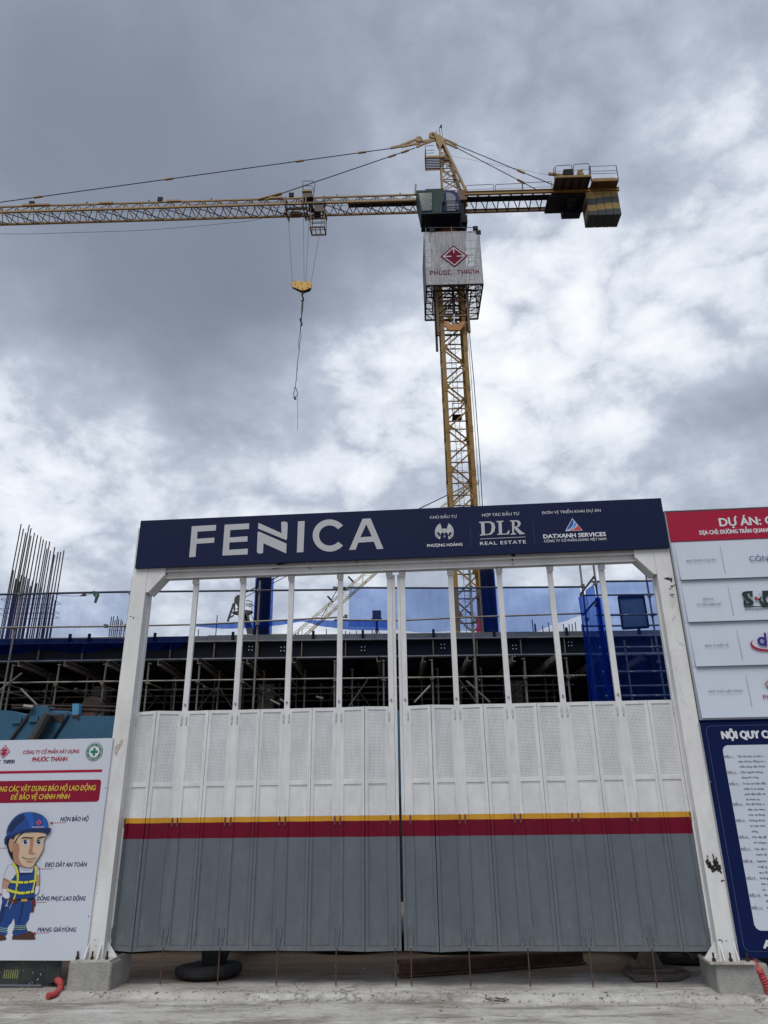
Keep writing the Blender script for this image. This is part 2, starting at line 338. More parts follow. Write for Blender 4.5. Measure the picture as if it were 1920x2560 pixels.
# text, converted to mesh on a vertical plane facing the street (local x right, z up)
HORN = dict(zip('ƠỚỜỞỠỢơớờởỡợĐ', 'OÓÒỎÕỌoóòỏõọD'))
def glyph_mesh(s, shear, track):
    cu = bpy.data.curves.new('lettering', 'FONT'); cu.body = s; cu.size = 1.0; cu.shear = shear; cu.space_character = track; cu.resolution_u = 3
    o = bpy.data.objects.new('lettering_source', cu); COL.objects.link(o)
    dg = bpy.context.evaluated_depsgraph_get(); me = bpy.data.meshes.new_from_object(o.evaluated_get(dg))
    bpy.data.objects.remove(o); bpy.data.curves.remove(cu)
    V = [(q.co.x, q.co.y) for q in me.vertices]; F = [tuple(p.vertices) for p in me.polygons]; bpy.data.meshes.remove(me); return V, F
def text(s, x0, x1, z0, cap, v, matl, parent, bold=0.0, shear=0.0, name='lettering', track=1.0, centre=None, xs=None):
    """string from x0 to x1 (fit) with baseline z0 and capital height cap, on plane y=v"""
    plain = ''.join(HORN.get(c, c) for c in s)
    V, F = glyph_mesh(plain, shear, track)
    if not V: return None
    a, b = min(q[0] for q in V), max(q[0] for q in V); H = .729
    extra = []
    for i, c in enumerate(s):          # horns of o-horn letters and the bar of the barred D
        if c not in HORN: continue
        P, _ = glyph_mesh(plain[:i + 1], 0, track); xr = max(q[0] for q in P); dx = (lambda z: shear * z)
        if c == 'Đ': xl = xr - .60; q = [(xl - .10, .335), (xl + .27, .335), (xl + .27, .405), (xl - .10, .405)]
        elif c.isupper(): q = [(xr - .16, .60), (xr - .08, .56), (xr + .02, .64), (xr + .06, .76), (xr - .02, .76), (xr - .05, .68)]
        else: q = [(xr - .13, .40), (xr - .06, .37), (xr + .03, .44), (xr + .06, .54), (xr - .01, .54), (xr - .04, .48)]
        extra.append([(x + dx(z), z) for x, z in q])
    sy = cap / H; sx = (x1 - x0) / (b - a) if xs is None else sy * xs
    if centre is not None: x0 = centre - (b - a) * sx / 2
    T = lambda q: (x0 + (q[0] - a) * sx, z0 + q[1] * sy)
    vv = []; ff = []
    shifts = ((0, 0),) if bold <= 0 else ((0, 0), (-bold, 0), (bold, 0), (0, bold * .7), (0, -bold * .7))
    for k, (dx, dz) in enumerate(shifts):   # heavier weight: glyphs repeated with a hair of offset, each on its own layer
        o_ = len(vv); vv += [(T(q)[0] + dx * sy, v - .00012 * k, T(q)[1] + dz * sy) for q in V]; ff += [tuple(i + o_ for i in f) for f in F]
    for q in extra:
        o_ = len(vv); P = [Vector((T(w)[0], v - .0007, T(w)[1])) for w in q]; vv += [tuple(w) for w in P]
        ff += [tuple(i + o_ for i in t) for t in tessellate_polygon([P])]
    me = bpy.data.meshes.new(name); me.from_pydata(vv, [], ff); me.materials.append(matl); me.update()
    return link(name, me, parent)
def flat(pts2, v): return [Vector((x, v, z)) for x, z in pts2]

# ================================================================== SETTING: ground
def hnoise(x, y):
    from mathutils import noise as nz
    return nz.noise(Vector((x * 1.3, y * 1.3, 0))) * .5 + nz.noise(Vector((x * 5, y * 5, 3))) * .3 + nz.noise(Vector((x * 17, y * 17, 7))) * .2
def ground_mat():
    M = bpy.data.materials.new('rough_concrete_ground'); M.use_nodes = True; t = M.node_tree; b = t.nodes['Principled BSDF']; b.inputs['Roughness'].default_value = .93; b.inputs['Specular IOR Level'].default_value = .2
    co = t.nodes.new('ShaderNodeTexCoord')
    def nz(sc, det, ro=.6, st=(1, 1, 1)):
        mp = t.nodes.new('ShaderNodeMapping'); mp.inputs['Scale'].default_value = st; t.links.new(co.outputs['Object'], mp.inputs[0])
        n = t.nodes.new('ShaderNodeTexNoise'); n.inputs['Scale'].default_value = sc; n.inputs['Detail'].default_value = det; n.inputs['Roughness'].default_value = ro; t.links.new(mp.outputs[0], n.inputs[0]); return n.outputs['Fac']
    def mr(x, a, bb, c, d):
        r = t.nodes.new('ShaderNodeMapRange'); t.links.new(x, r.inputs[0])
        for i, q in enumerate((a, bb, c, d)): r.inputs[i + 1].default_value = q
        return r.outputs[0]
    def mix(f, a, bcol):
        mm = t.nodes.new('ShaderNodeMix'); mm.data_type = 'RGBA'; t.links.new(f, mm.inputs[0])
        if isinstance(a, tuple): mm.inputs[6].default_value = (*a, 1)
        else: t.links.new(a, mm.inputs[6])
        mm.inputs[7].default_value = (*bcol, 1); return mm.outputs[2]
    c = mix(mr(nz(1.1, 8), .35, .68, 0, 1), (.46, .45, .425), (.33, .318, .29))
    c = mix(mr(nz(9, 8, .7), .50, .72, 0, .65), c, (.19, .18, .16))
    c = mix(mr(nz(1.7, 8, .75, (.45, 2.0, 1)), .50, .60, 0, .8), c, (.17, .155, .13))
    c = mix(mr(nz(3.2, 9, .75, (.6, 2.2, 1)), .53, .64, 0, .75), c, (.58, .575, .56))
    c = mix(mr(nz(60, 4, .7), .62, .72, 0, .7), c, (.11, .10, .09))
    # brown mud trodden on the slab behind the gate line
    sp = t.nodes.new('ShaderNodeSeparateXYZ'); t.links.new(co.outputs['Object'], sp.inputs[0])
    yy = t.nodes.new('ShaderNodeMath'); yy.operation = 'MULTIPLY_ADD'; t.links.new(nz(1.3, 6), yy.inputs[0]); yy.inputs[1].default_value = -1.3; t.links.new(sp.outputs[1], yy.inputs[2])
    mud = mr(yy.outputs[0], 6.75, 7.5, 0, .95)
    c = mix(mud, c, (.165, .120, .092))
    c2 = mr(nz(2.2, 8, .7, (.4, 4, 1)), .45, .7, 0, .6)
    mm = t.nodes.new('ShaderNodeMath'); mm.operation = 'MULTIPLY'; t.links.new(mud, mm.inputs[0]); t.links.new(c2, mm.inputs[1])
    c = mix(mm.outputs[0], c, (.07, .048, .036))
    vo = t.nodes.new('ShaderNodeTexVoronoi'); vo.feature = 'DISTANCE_TO_EDGE'; vo.inputs['Scale'].default_value = .55
    wv = t.nodes.new('ShaderNodeTexNoise'); wv.inputs['Scale'].default_value = 2.5; wv.inputs['Detail'].default_value = 6; t.links.new(co.outputs['Object'], wv.inputs[0])
    av = t.nodes.new('ShaderNodeVectorMath'); t.links.new(co.outputs['Object'], av.inputs[0]); t.links.new(wv.outputs['Color'], av.inputs[1]); t.links.new(av.outputs[0], vo.inputs[0])
    cm = t.nodes.new('ShaderNodeMath'); cm.operation = 'MULTIPLY'; t.links.new(mr(vo.outputs[0], 0, .012, 1, 0), cm.inputs[0]); t.links.new(mr(nz(.9, 4), .5, .6, 0, .7), cm.inputs[1])
    c = mix(cm.outputs[0], c, (.07, .065, .06))
    t.links.new(c, b.inputs['Base Color'])
    bp = t.nodes.new('ShaderNodeBump'); bp.inputs['Strength'].default_value = .8; bp.inputs['Distance'].default_value = .012; t.links.new(nz(34, 9, .72), bp.inputs['Height']); t.links.new(bp.outputs[0], b.inputs['Normal'])
    return M
GMAT = ground_mat()
def gh(x, y):
    u = x * math.cos(GA) + (y - GO[1]) * math.sin(GA); v = -x * math.sin(GA) + (y - GO[1]) * math.cos(GA)
    n = hnoise(x, y)
    e = -.27 + .05 * hnoise(x * 2.3 + 5, 1.0) + .035 * hnoise(x * 9, 2.0)
    t = min(1, max(0, (v - e) / .03 + .5)); t = t * t * (3 - 2 * t)
    lip = math.exp(-((v - e) / .07) ** 2)
    z = (Z0 - .038) + .038 * t + .006 * n + lip * .016 * hnoise(x * 14, y * 14)
    if y < GO[1] - .3: z += .010 * hnoise(x * 1.1, y * 3)
    return z - .005
mb = MB(); mb.grid(lambda a, b: (-6.5 + 13 * a, 4.6 + 5.4 * b, gh(-6.5 + 13 * a, 4.6 + 5.4 * b)), 560, 240)
mb.build('ground', GMAT, smooth=True, kind='structure')
mb = MB(); mb.face([(-600, -600, .045), (600, -600, .045), (600, 900, .045), (-600, 900, .045)])
mb.build('site_ground', mat('bare_site_earth', (.16, .13, .105), .95, var=.3, scale=.6, bump=.4, bscale=8), kind='structure')
# crumbs of concrete along the slab edge and under the gate
mb = MB(); rr = random.Random(3)
for k in range(620):
    u = rr.uniform(-3.4, 3.4); v = rr.gauss(-.27, .09) if k % 3 else rr.uniform(-1.2, 1.3)
    x = u * math.cos(GA) - v * math.sin(GA); y = GO[1] + u * math.sin(GA) + v * math.cos(GA); s = abs(rr.gauss(.005, .004)) + .003; z = gh(x, y) + s * .4
    p = [Vector((x + s * rr.uniform(.5, 1.4) * q[0], y + s * rr.uniform(.5, 1.4) * q[1], z + s * rr.uniform(.4, .9) * q[2])) for q in ((1, 0, 0), (0, 1, 0), (-1, 0, 0), (0, -1, 0), (0, 0, 1), (0, 0, -1))]
    i = len(mb.v); mb.v += p
    for q in ((0, 1, 4), (1, 2, 4), (2, 3, 4), (3, 0, 4), (1, 0, 5), (2, 1, 5), (3, 2, 5), (0, 3, 5)): mb.f.append([i + j for j in q]); mb.mi.append(0)
o = mb.build('concrete_crumbs', CONC, kind='stuff'); tag(o, 'loose crumbs of concrete scattered along the broken slab edge', 'rubble')

# ================================================================== GATE PORTAL
PZ0, PZ1 = .33, 4.55
pt = gthing('gate_portal', 'white steel portal frame of two posts and a top beam around the folding gate', 'gate frame')
def paint_chips(parent, spots, v, name='paint_chip'):
    for (px, py, w, h, seed) in spots:
        r2 = random.Random(seed); c = g(px, py, v); pts = []
        n = 34; ph = r2.uniform(0, 6.28)
        for k in range(n):
            a = 2 * math.pi * k / n; q = max(.25, .72 + .22 * math.sin(2 * a + ph) + .16 * math.sin(5 * a + 2 * ph) + .14 * math.sin(9 * a + 3 * ph) + r2.uniform(-.10, .10))
            pts.append((c.x + w / 2 * q * math.cos(a), c.z + h / 2 * q * math.sin(a)))
        MB().poly(flat(pts, v - .0012)).build(name, CHIP, parent)
for (a, b) in ((-2.80, -2.632), (2.857, 3.020)):
    p = MB().box((a, -.13, PZ0 + .0), (b, .062, PZ1))
    p.build('post', WHITE, pt)
    inner = (b, b + .016) if a < 0 else (a - .016, a)
    MB().box((inner[0], -.02, .40), (inner[1], .03, 3.98)).build('hinge_strip', WHITE, pt)
    # base plate, stiffeners, anchor bolts
    cx = (a + b) / 2
    bp_ = MB().box((cx - .185, -.20, .312), (cx + .185, .14, .330)).build('base_plate', mat('dirty_white_plate', (.42, .40, .37), .6, dirt=(.10, .05, .03), dirt_amt=.8, dirt_scale=9, var=.2), pt)
    for dx in (-.06, .06):
        MB().prism([(cx + dx - .004, -.13, .331), (cx + dx - .004, -.195, .331), (cx + dx - .004, -.195, .345), (cx + dx - .004, -.13, .46)], (.008, 0, 0)).build('stiffener', WHITE, pt)
    for sx, ex in ((-1, a), (1, b)):
        MB().prism([(ex, -.06, .331), (ex + sx * .10, -.06, .331), (ex + sx * .10, -.06, .342), (ex, -.06, .46)], (0, .008, 0)).build('stiffener', WHITE, pt)
    for bx in (-.14, 0, .14):
        for by in (-.165, .11):
            mbb = MB().tube([(cx + bx, by, .33), (cx + bx, by, .352)], .017, 6).tube([(cx + bx, by, .352), (cx + bx, by, .395)], .009, 6)
            mbb.build('anchor_bolt', DKRUST, pt)
MB().box((-2.622, -.10, 4.045), (2.847, -.088, 4.24)).box((-2.622, -.075, 4.225), (2.847, .03, 4.24)).box((-2.622, -.118, 4.032), (2.847, .05, 4.045)).build('top_beam', WHITE, pt)
MB().box((-2.60, -.075, 3.972), (2.83, .035, 4.030)).box((-2.60, -.085, 3.962), (2.83, -.06, 3.972)).build('gate_track', WHITE, pt)
for sx, ex in ((1, -2.63), (-1, 2.855)):
    MB().prism([(ex, -.128, 4.09), (ex + sx * .20, -.128, 4.09), (ex + sx * .20, -.128, 4.00), (ex + sx * .03, -.128, 3.80), (ex, -.128, 3.80)], (0, .012, 0)).prism(
        [(ex + sx * .20, -.116, 4.0), (ex + sx * .20, -.116, 3.99), (ex + sx * .03, -.116, 3.79), (ex + sx * .03, -.116, 3.80)], (0, .165, 0)).build('corner_gusset', WHITE, pt)
    for k in range(3):
        bb = MB().tube([(ex + sx * (.06 + .07 * k), -.133, 4.082), (ex + sx * (.06 + .07 * k), -.155, 4.082)], .013, 6); bb.build('bolt', DKRUST, pt)
paint_chips(pt, [(327, 1541, .03, .014, 1), (334, 1545, .02, .03, 2), (345, 1547, .012, .012, 3), (361, 1550, .01, .012, 4), (238, 2350, .012, .01, 21), (240, 2365, .01, .01, 23),
                 (243, 2232, .01, .01, 22), (293, 2200, .01, .02, 24)], -.13)
paint_chips(pt, [(1669, 1447, .10, .035, 5), (1678, 1450, .03, .06, 15), (1680, 1466, .05, .022, 6), (1688, 1463, .04, .02, 7), (1676, 1472, .04, .015, 16), (1680, 1487, .05, .025, 8), (1681, 1492, .03, .012, 17),
                 (1772, 2159, .060, .11, 9), (1779, 2168, .07, .08, 41), (1794, 2166, .085, .12, 10), (1787, 2158, .03, .10, 42), (1785, 2175, .06, .05, 43), (1769, 2141, .015, .03, 11), (1783, 2141, .018, .06, 12), (1791, 2146, .015, .05, 13), (1806, 2202, .035, .025, 14),
                 (1800, 2350, .04, .015, 25), (1806, 2355, .02, .01, 26), (1772, 2353, .02, .01, 27), (1816, 2352, .02, .01, 28)], -.13)
paint_chips(pt, [(703, 1410, .13, .03, 31), (690, 1421, .12, .014, 32), (655, 1424, .02, .01, 33), (774, 1420, .05, .015, 34), (916, 1411, .02, .03, 35), (1283, 1389, .05, .045, 36), (1281, 1399, .04, .03, 37), (1282, 1410, .02, .02, 38)], -.10)
# faint tan tape smears and scuffs on the posts (flat stains)
SMEAR = mat('tan_smear', (.42, .37, .30), .7, var=.2, scale=30)
for px, py, w, h, sd, vv in ((893, 1408, .05, .09, 51, -.10), (292, 1872, .06, .13, 52, -.13), (303, 1858, .04, .1, 53, -.13)):
    r2 = random.Random(sd); c = g(px, py, vv)
    MB().poly(flat([(c.x + w / 2 * r2.uniform(.5, 1.1) * math.cos(a) + .2 * h * math.sin(a) * .3, c.z + h / 2 * r2.uniform(.6, 1.1) * math.sin(a)) for a in [2 * math.pi * k / 14 for k in range(14)]], vv - .001)).build('stain', SMEAR, pt)
SCR = mat('grey_scuff', (.54, .54, .53), .6)
r2 = random.Random(88)
for k in range(8):   # scuff lines on the right post wrapping
    px0 = 1672 + (k % 4) * 9 + 6 * (k // 4); py0 = 1505 + 34 * k + r2.uniform(-8, 8)
    P = [g(px0 + r2.uniform(-6, 22) * j / 3, py0 + j * r2.uniform(-7, 12), -.1318) for j in range(4)]
    mbx = MB()
    for a, b in zip(P, P[1:]): mbx.bar(a, b, .001, .0025)
    mbx.build('scuff', SCR, pt)

# ================================================================== FOLDING GATE LEAVES
PH0, PH1, PW = .378, 2.535, .243
def panel_meshes():
    t = .013
    fr = MB()
    for x0, x1 in ((0, .030), (PW - .030, PW)): fr.box((x0, -t, PH0), (x1, t, PH1))
    for z0, z1 in ((PH0, PH0 + .035), (1.800, 1.836), (PH1 - .032, PH1)): fr.box((.030, -t, z0), (PW - .030, t, z1))
    frame = fr.mesh('panel', [GATE])
    sh = MB().box((.030, -.006, PH0 + .035), (PW - .030, .002, 1.800))
    # raised bead round the infill
    for x in (.036, PW - .040): sh.box((x, -.0085, PH0 + .045), (x + .004, -.006, 1.790))
    sh.box((.040, -.0085, 1.786), (PW - .040, -.006, 1.790)); sh.box((.040, -.0085, PH0 + .045), (PW - .040, -.006, PH0 + .049))
    sheet = sh.mesh('infill_sheet', [GATE])
    # perforated sheet : real square holes
    nx, nz = 13, 48; x0, x1, z0, z1 = .030, PW - .030, 1.836, PH1 - .032; px_ = (x1 - x0) / (nx + 1.2); pz_ = (z1 - z0) / (nz + .8); hs = .0050
    xs = [x0]; zs = [z0]
    for i in range(nx): c = (x0 + x1) / 2 + (i - (nx - 1) / 2) * px_; xs += [c - hs / 2, c + hs / 2]
    for j in range(nz): c = (z0 + z1) / 2 + (j - (nz - 1) / 2) * pz_; zs += [c - hs / 2, c + hs / 2]
    xs.append(x1); zs.append(z1)
    pf = MB(); X, Z = len(xs), len(zs)
    for y in (-.0065, -.0045):
        for a in range(X):
            for b in range(Z): pf.v.append(Vector((xs[a], y, zs[b])))
    def vid(l, a, b): return l * X * Z + a * Z + b
    for l in (0, 1):
        for a in range(X - 1):
            for b in range(Z - 1):
                if a % 2 == 1 and b % 2 == 1:
                    if l == 0:
                        q = [(a, b), (a + 1, b), (a + 1, b + 1), (a, b + 1)]
                        for k in range(4):
                            m0, m1 = q[k], q[(k + 1) % 4]; pf.f.append([vid(0, *m0), vid(0, *m1), vid(1, *m1), vid(1, *m0)]); pf.mi.append(0)
                    continue
                pf.f.append([vid(l, a, b), vid(l, a + 1, b), vid(l, a + 1, b + 1), vid(l, a, b + 1)]); pf.mi.append(0)
    return frame, sheet, pf.mesh('perforated_sheet', [GATE])
MPAN, MSHEET, MPERF = panel_meshes()
MHINGE = MB().tube([(0, 0, -.035), (0, 0, -.003)], .0085, 6).tube([(0, 0, .003), (0, 0, .035)], .0085, 6).tube([(0, 0, -.045), (0, 0, .045)], .005, 6).mesh('hinge', [mat('hinge_white', (.50, .50, .50), .5, var=.15, scale=30)])
MHINGES = [MHINGE, MHINGE.copy(), MHINGE.copy()]
MHINGES[1].materials[0] = mat('hinge_maroon', (.16, .06, .06), .5, var=.4, scale=60); MHINGES[2].materials[0] = mat('hinge_grey', (.13, .145, .165), .5, var=.2, scale=40)
MBAR = MB().box((-.0275, -.012, PH0), (.0275, .022, 3.935)).mesh('hanger_bar', [GATE])
MROLL = MB().box((-.036, -.03, 3.905), (.036, -.012, 3.961)).box((-.018, -.045, 3.925), (.018, -.03, 3.955)).mesh('roller_bracket', [WHITE])
MROD = MB().tube([(0, -.018, .108), (0, -.018, .40)], .0058, 6).mesh('drop_bolt', [RUST])
MGUIDE = MB().tube([(-.020, -.016, .43), (-.020, -.016, .56)], .007, 6).mesh('bolt_guide', [GATE])
MHEAD = MB().tube([(0, -.012, 0), (0, -.024, 0)], .011, 8).mesh('bolt_head', [mat('zinc_bolt', (.28, .30, .34), .35, .7)])
jambs = [-2.616, -2.110, -1.575, -1.032, -.489, .050]
jambs_r = [.192, .715, 1.238, 1.779, 2.323, 2.841]
out_l = [.085, .022, .012, .016, .045]; out_r = [.060, .022, .014, .018, .012]
def leaf(label, J, outs, left):
    t = gthing('folding_gate', label, 'gate', 'folding gate leaves')
    for k in range(5):
        a = J[k] + (.004 if (k == 0 and left) else .0285); b = J[k + 1] - (.004 if (k == 4 and not left) else .0285)
        d = (b - a) / 2 - .0012; out = outs[k]; w = math.hypot(d, out); ang = math.atan2(out, d)
        for s in (0, 1):
            o = link('panel', MPAN, t, (a, 0, 0) if s == 0 else (b, 0, 0), (0, 0, -ang if s == 0 else ang))
            sc = w / PW
            if s == 1: o.scale = (-sc, 1, 1)
            else: o.scale = (sc, 1, 1)
            for nm, me in (('infill_sheet', MSHEET), ('perforated_sheet', MPERF)): link(nm, me, o)
            for hz in (2.44, 1.47, .52):
                link('hinge', MHINGES[0 if hz > 2 else 1 if hz > 1 else 2], o, (.001, -.018, hz))
    for k, u in enumerate(J):
        if (left and k == 0) or (not left and k == 5): continue
        o = link('hanger_bar', MBAR, t, (u, 0, 0)); link('roller_bracket', MROLL, o)
        link('bolt_guide', MGUIDE, o); link('bolt_guide', MGUIDE, o, (.040, 0, 0)); link('bolt_head', MHEAD, o, (0, 0, 2.60))
        link('drop_bolt', MROD, t, (u + .002, 0, 0))
    return t
lg = leaf('left folding gate leaf of white, maroon and grey panels under the large name lettering', jambs, out_l, True)
rg = leaf('right folding gate leaf of white, maroon and grey panels beside the project info board', jambs_r, out_r, False)
MB().box((.080, -.010, PH0), (.108, .025, 3.93)).build('meeting_stile', GATE, lg)
MB().box((.134, -.010, PH0), (.162, .025, 3.93)).build('meeting_stile', GATE, rg)
# grime patches on panels
for (px, py, w, h, sd) in ((517, 2018, .06, .11, 61),):
    r2 = random.Random(sd); c = g(px, py, -.016)
    MB().poly([(c.x + w / 2 * r2.uniform(.5, 1.1) * math.cos(a), c.y, c.z + h / 2 * r2.uniform(.6, 1.1) * math.sin(a)) for a in [2 * math.pi * k / 14 for k in range(14)]]).build('stain', SMEAR, lg)

# ================================================================== FOOTINGS
for nm, x0, x1, lab in (('l', -2.905, -2.505, 'grey concrete block under the left post of the gate portal'), ('r', 2.80, 3.235, 'grey concrete block under the right post beside the red hose')):
    t = gthing('concrete_footing', lab, 'concrete block', 'concrete footings')
    bm = bmesh.new(); bmesh.ops.create_cube(bm, size=1)
    for v in bm.verts: v.co = Vector(((x0 + x1) / 2 + v.co.x * (x1 - x0), (.015 if x0 < 0 else .06) + v.co.y * .45, .185 + v.co.z * .254))
    bmesh.ops.bevel(bm, geom=bm.edges[:], offset=.008, segments=2, affect='EDGES')
    bmesh.ops.subdivide_edges(bm, edges=bm.edges[:], cuts=3, use_grid_fill=True)
    for v in bm.verts: v.co += Vector((hnoise(v.co.x * 9, v.co.z * 9), hnoise(v.co.z * 9, v.co.x * 7 + 2), hnoise(v.co.x * 8, v.co.y * 8))) * .006
    me = bpy.data.meshes.new('block'); bm.to_mesh(me); bm.free(); me.materials.append(CONC); link('block', me, t)

# ================================================================== NAME BANNER
bn = gthing('name_banner', 'long navy name banner with big silver letters over the gate', 'sign')
BV = -.165
TL, TR_, BR_, BL_ = g(351.6, 1302.3, BV), g(1651.6, 1244.6, BV), g(1673.9, 1368, BV), g(337.6, 1421.4, BV)
bx0, bx1 = (TL.x + BL_.x) / 2, (TR_.x + BR_.x) / 2; bz0, bz1 = (BL_.z + BR_.z) / 2, (TL.z + TR_.z) / 2
MB().box((bx0, BV, bz0), (bx1, BV + .03, bz1)).build('board', NAVY, bn)
def q1(x, y): p = g(300 + x * .4822, 1230 + y * .4822, BV); return (p.x, p.z)
LV = BV - .003
F_ = [(373, 178), (499, 171), (497, 200), (402, 206), (400, 243), (490, 237), (488, 263), (397, 269), (392, 336), (359, 339)]
E_ = [(543, 170), (670, 163), (669, 192), (572, 198), (570, 236), (662, 230), (661, 257), (568, 262), (566, 300), (663, 294), (662, 324), (531, 330)]
I_ = [(923, 153), (958, 151), (951, 312), (917, 314)]
A_ = [(1258, 139), (1299, 137), (1366, 295), (1332, 297), (1316, 258), (1235, 263), (1222, 299), (1188, 301)]
Ah = [(1246, 235), (1277, 168), (1306, 231)]
for pts in (F_, E_, I_): MB().poly(flat([q1(*p) for p in pts], LV)).build('letter', SILVER, bn)
def ring_poly(outer, hole, v):
    b = MB(); P = [[Vector((x, v, z)) for x, z in outer], [Vector((x, v, z)) for x, z in hole]]; flatv = P[0] + P[1]; b.v = list(flatv)
    for t in tessellate_polygon(P): b.f.append(list(t)); b.mi.append(0)
    return b
ring_poly([q1(*p) for p in A_], [q1(*p) for p in Ah], LV).build('letter', SILVER, bn)
# split N : upper stroke + right stem, lower stroke + left stem
Nu = [(718, 160), (838, 214), (836, 156), (852, 153), (866, 157), (870, 168), (866, 244), (862, 250), (716, 190)]
Nl = [(714, 208), (722, 206), (864, 268), (862, 319), (744, 266), (742, 316), (728, 320), (714, 318), (710, 308)]
for pts in (Nu, Nl): MB().poly(flat([q1(*p) for p in pts], LV)).build('letter', SILVER, bn)
C_o = []; C_i = []
cxp, cyp, ro, ri = 1087, 226, 86, 54
for k in range(29):
    a = R(38) + R(284) * k / 28; C_o.append((cxp + ro * 1.02 * math.cos(a), cyp - ro * .97 * math.sin(a))); C_i.append((cxp + ri * 1.02 * math.cos(a), cyp - ri * .97 * math.sin(a)))
MB().poly(flat([q1(*p) for p in C_o + C_i[::-1]], LV)).build('letter', SILVER, bn)
# right-hand partner logos
def qb(x, y): p = g(1040 + x * .31344, 1260 + y * .31344, BV); return (p.x, p.z)
def tb(s, xa, ya, xb, yb, cap_px, par, m_=OFFWHITE, bold=.0, qq=None, track=1.0, shear=0, v=LV):
    qq = qq or qb; a = qq(xa, ya); b = qq(xb, yb); c = qq(xa, ya - cap_px)
    text(s, a[0], b[0], (a[1] + b[1]) / 2, c[1] - a[1], v, m_, par, bold=bold, track=track, shear=shear)
tb('CHỦ ĐẦU TƯ', 112, 118, 326, 110, 22, bn)
tb('PHƯỢNG HOÀNG', 90, 343, 370, 334, 23, bn, bold=.025)
tb('HỢP TÁC ĐẦU TƯ', 528, 100, 824, 89, 23, bn)
tb('REAL ESTATE', 512, 328, 877, 315, 27, bn, bold=.01, track=1.15)
tb('ĐƠN VỊ TRIỂN KHAI DỰ ÁN', 1008, 80, 1474, 63, 22, bn)
tb('DATXANH SERVICES', 1018, 275, 1514, 255, 32, bn, bold=.045)
tb('CÔNG TY CỔ PHẦN DXMD VIỆT NAM', 1022, 305, 1518, 290, 20, bn, bold=.008)
DLR = [[(502, 143), (590, 139), (622, 152), (632, 185), (624, 222), (598, 245), (512, 254), (510, 246), (524, 242), (518, 153), (504, 151)],
       [(638, 137), (698, 134), (699, 141), (682, 145), (687, 238), (722, 235), (738, 210), (746, 211), (742, 242), (648, 247), (648, 240), (662, 237), (657, 147), (640, 145)],
       [(748, 132), (806, 130), (830, 140), (836, 160), (822, 182), (806, 188), (850, 228), (866, 233), (866, 240), (826, 243), (782, 192), (782, 232), (798, 236), (798, 243), (756, 246), (754, 239), (768, 235), (764, 142), (750, 140)]]
for k, pts in enumerate(DLR):
    if k == 0: ring_poly([qb(*p) for p in pts], [qb(*p) for p in [(545, 151), (584, 150), (600, 162), (604, 187), (598, 222), (582, 238), (550, 242)]], LV).build('letter', SILVER, bn)
    elif k == 2: ring_poly([qb(*p) for p in pts], [qb(*p) for p in [(784, 140), (800, 141), (812, 152), (812, 170), (800, 181), (786, 182)]], LV).build('letter', SILVER, bn)
    else: MB().poly(flat([qb(*p) for p in pts], LV)).build('letter', SILVER, bn)
def stroke(pts, w, v, qq):
    b = MB(); P = [Vector((qq(*p)[0], v, qq(*p)[1])) for p in pts]
    for i in range(len(P) - 1): 
        d = (P[i + 1] - P[i]); n = Vector((-d.z, 0, d.x)).normalized() * w / 2; b.face([P[i] - n, P[i + 1] - n, P[i + 1] + n, P[i] + n])
    return b
stroke([(512, 280), (873, 263)], .006, LV, qb).build('rule_line', SILVER, bn)
LINE = mat('dim_rule_print', (.05, .06, .12), .5)
stroke([(430, 150), (440, 335)], .003, LV, qb).build('rule_line', LINE, bn); stroke([(932, 126), (946, 318)], .003, LV, qb).build('rule_line', LINE, bn)
# winged bird emblem
for s in (-1, 1):
    cx, cy = 226, 222
    feathers = [[(12 * s, -4), (34 * s, -68), (56 * s, -50), (70 * s, -26), (76 * s, 2), (60 * s, 6), (44 * s, 2), (30 * s, 26), (24 * s, 10), (8 * s, 2)],
                [(76 * s, 6), (74 * s, 22), (54 * s, 20), (56 * s, 8)], [(73 * s, 25), (66 * s, 42), (44 * s, 34), (50 * s, 23)], [(63 * s, 46), (34 * s, 62), (30 * s, 30), (44 * s, 38)]]
    for f in feathers: MB().poly(flat([qb(cx + x, cy + y) for x, y in f], LV)).build('emblem', SILVER, bn)
MB().poly(flat([qb(226 + x, 222 + y) for x, y in ((-22, -18), (-10, -24), (4, -28), (14, -22), (22, -16), (12, -12), (8, 4), (0, 22), (-8, 4), (-12, -12))], LV)).build('emblem', SILVER, bn)
for dx in (-6, 2):
    for dy in (30, 38): MB().poly(flat([qb(226 + dx + x, 222 + dy + y) for x, y in ((0, 0), (6, 0), (6, 6), (0, 6))], LV)).build('emblem', mat('pale_blue_print', (.3, .4, .7), .5), bn)
MB().poly(flat([qb(*p) for p in ((1246, 114), (1329, 212), (1190, 217))], LV)).build('emblem', OFFWHITE, bn)
BLU1 = mat('blue_print', (.015, .06, .38), .45); BLU2 = mat('sky_blue_print', (.03, .30, .62), .45); REDO = mat('red_print', (.50, .045, .03), .45)
MB().poly(flat([qb(*p) for p in ((1246, 120), (1258, 136), (1252, 168), (1232, 194), (1199, 212))], LV - .001)).build('emblem', BLU1, bn)
MB().poly(flat([qb(*p) for p in ((1262, 140), (1282, 162), (1272, 182), (1250, 198), (1212, 212), (1240, 194), (1258, 168))], LV - .001)).build('emblem', BLU2, bn)
MB().poly(flat([qb(*p) for p in ((1288, 168), (1322, 208), (1222, 213), (1262, 198), (1280, 184))], LV - .001)).build('emblem', REDO, bn)
# bracket blocks that stand the banner off the post heads
MB().box((-2.79, -.134, 4.12), (-2.64, -.131, 4.56)).box((2.87, -.134, 4.12), (3.0, -.131, 4.56)).build('backing_bracket', WHITE, bn)
CREASE = mat('crease_highlight', (.03, .04, .08), .3)

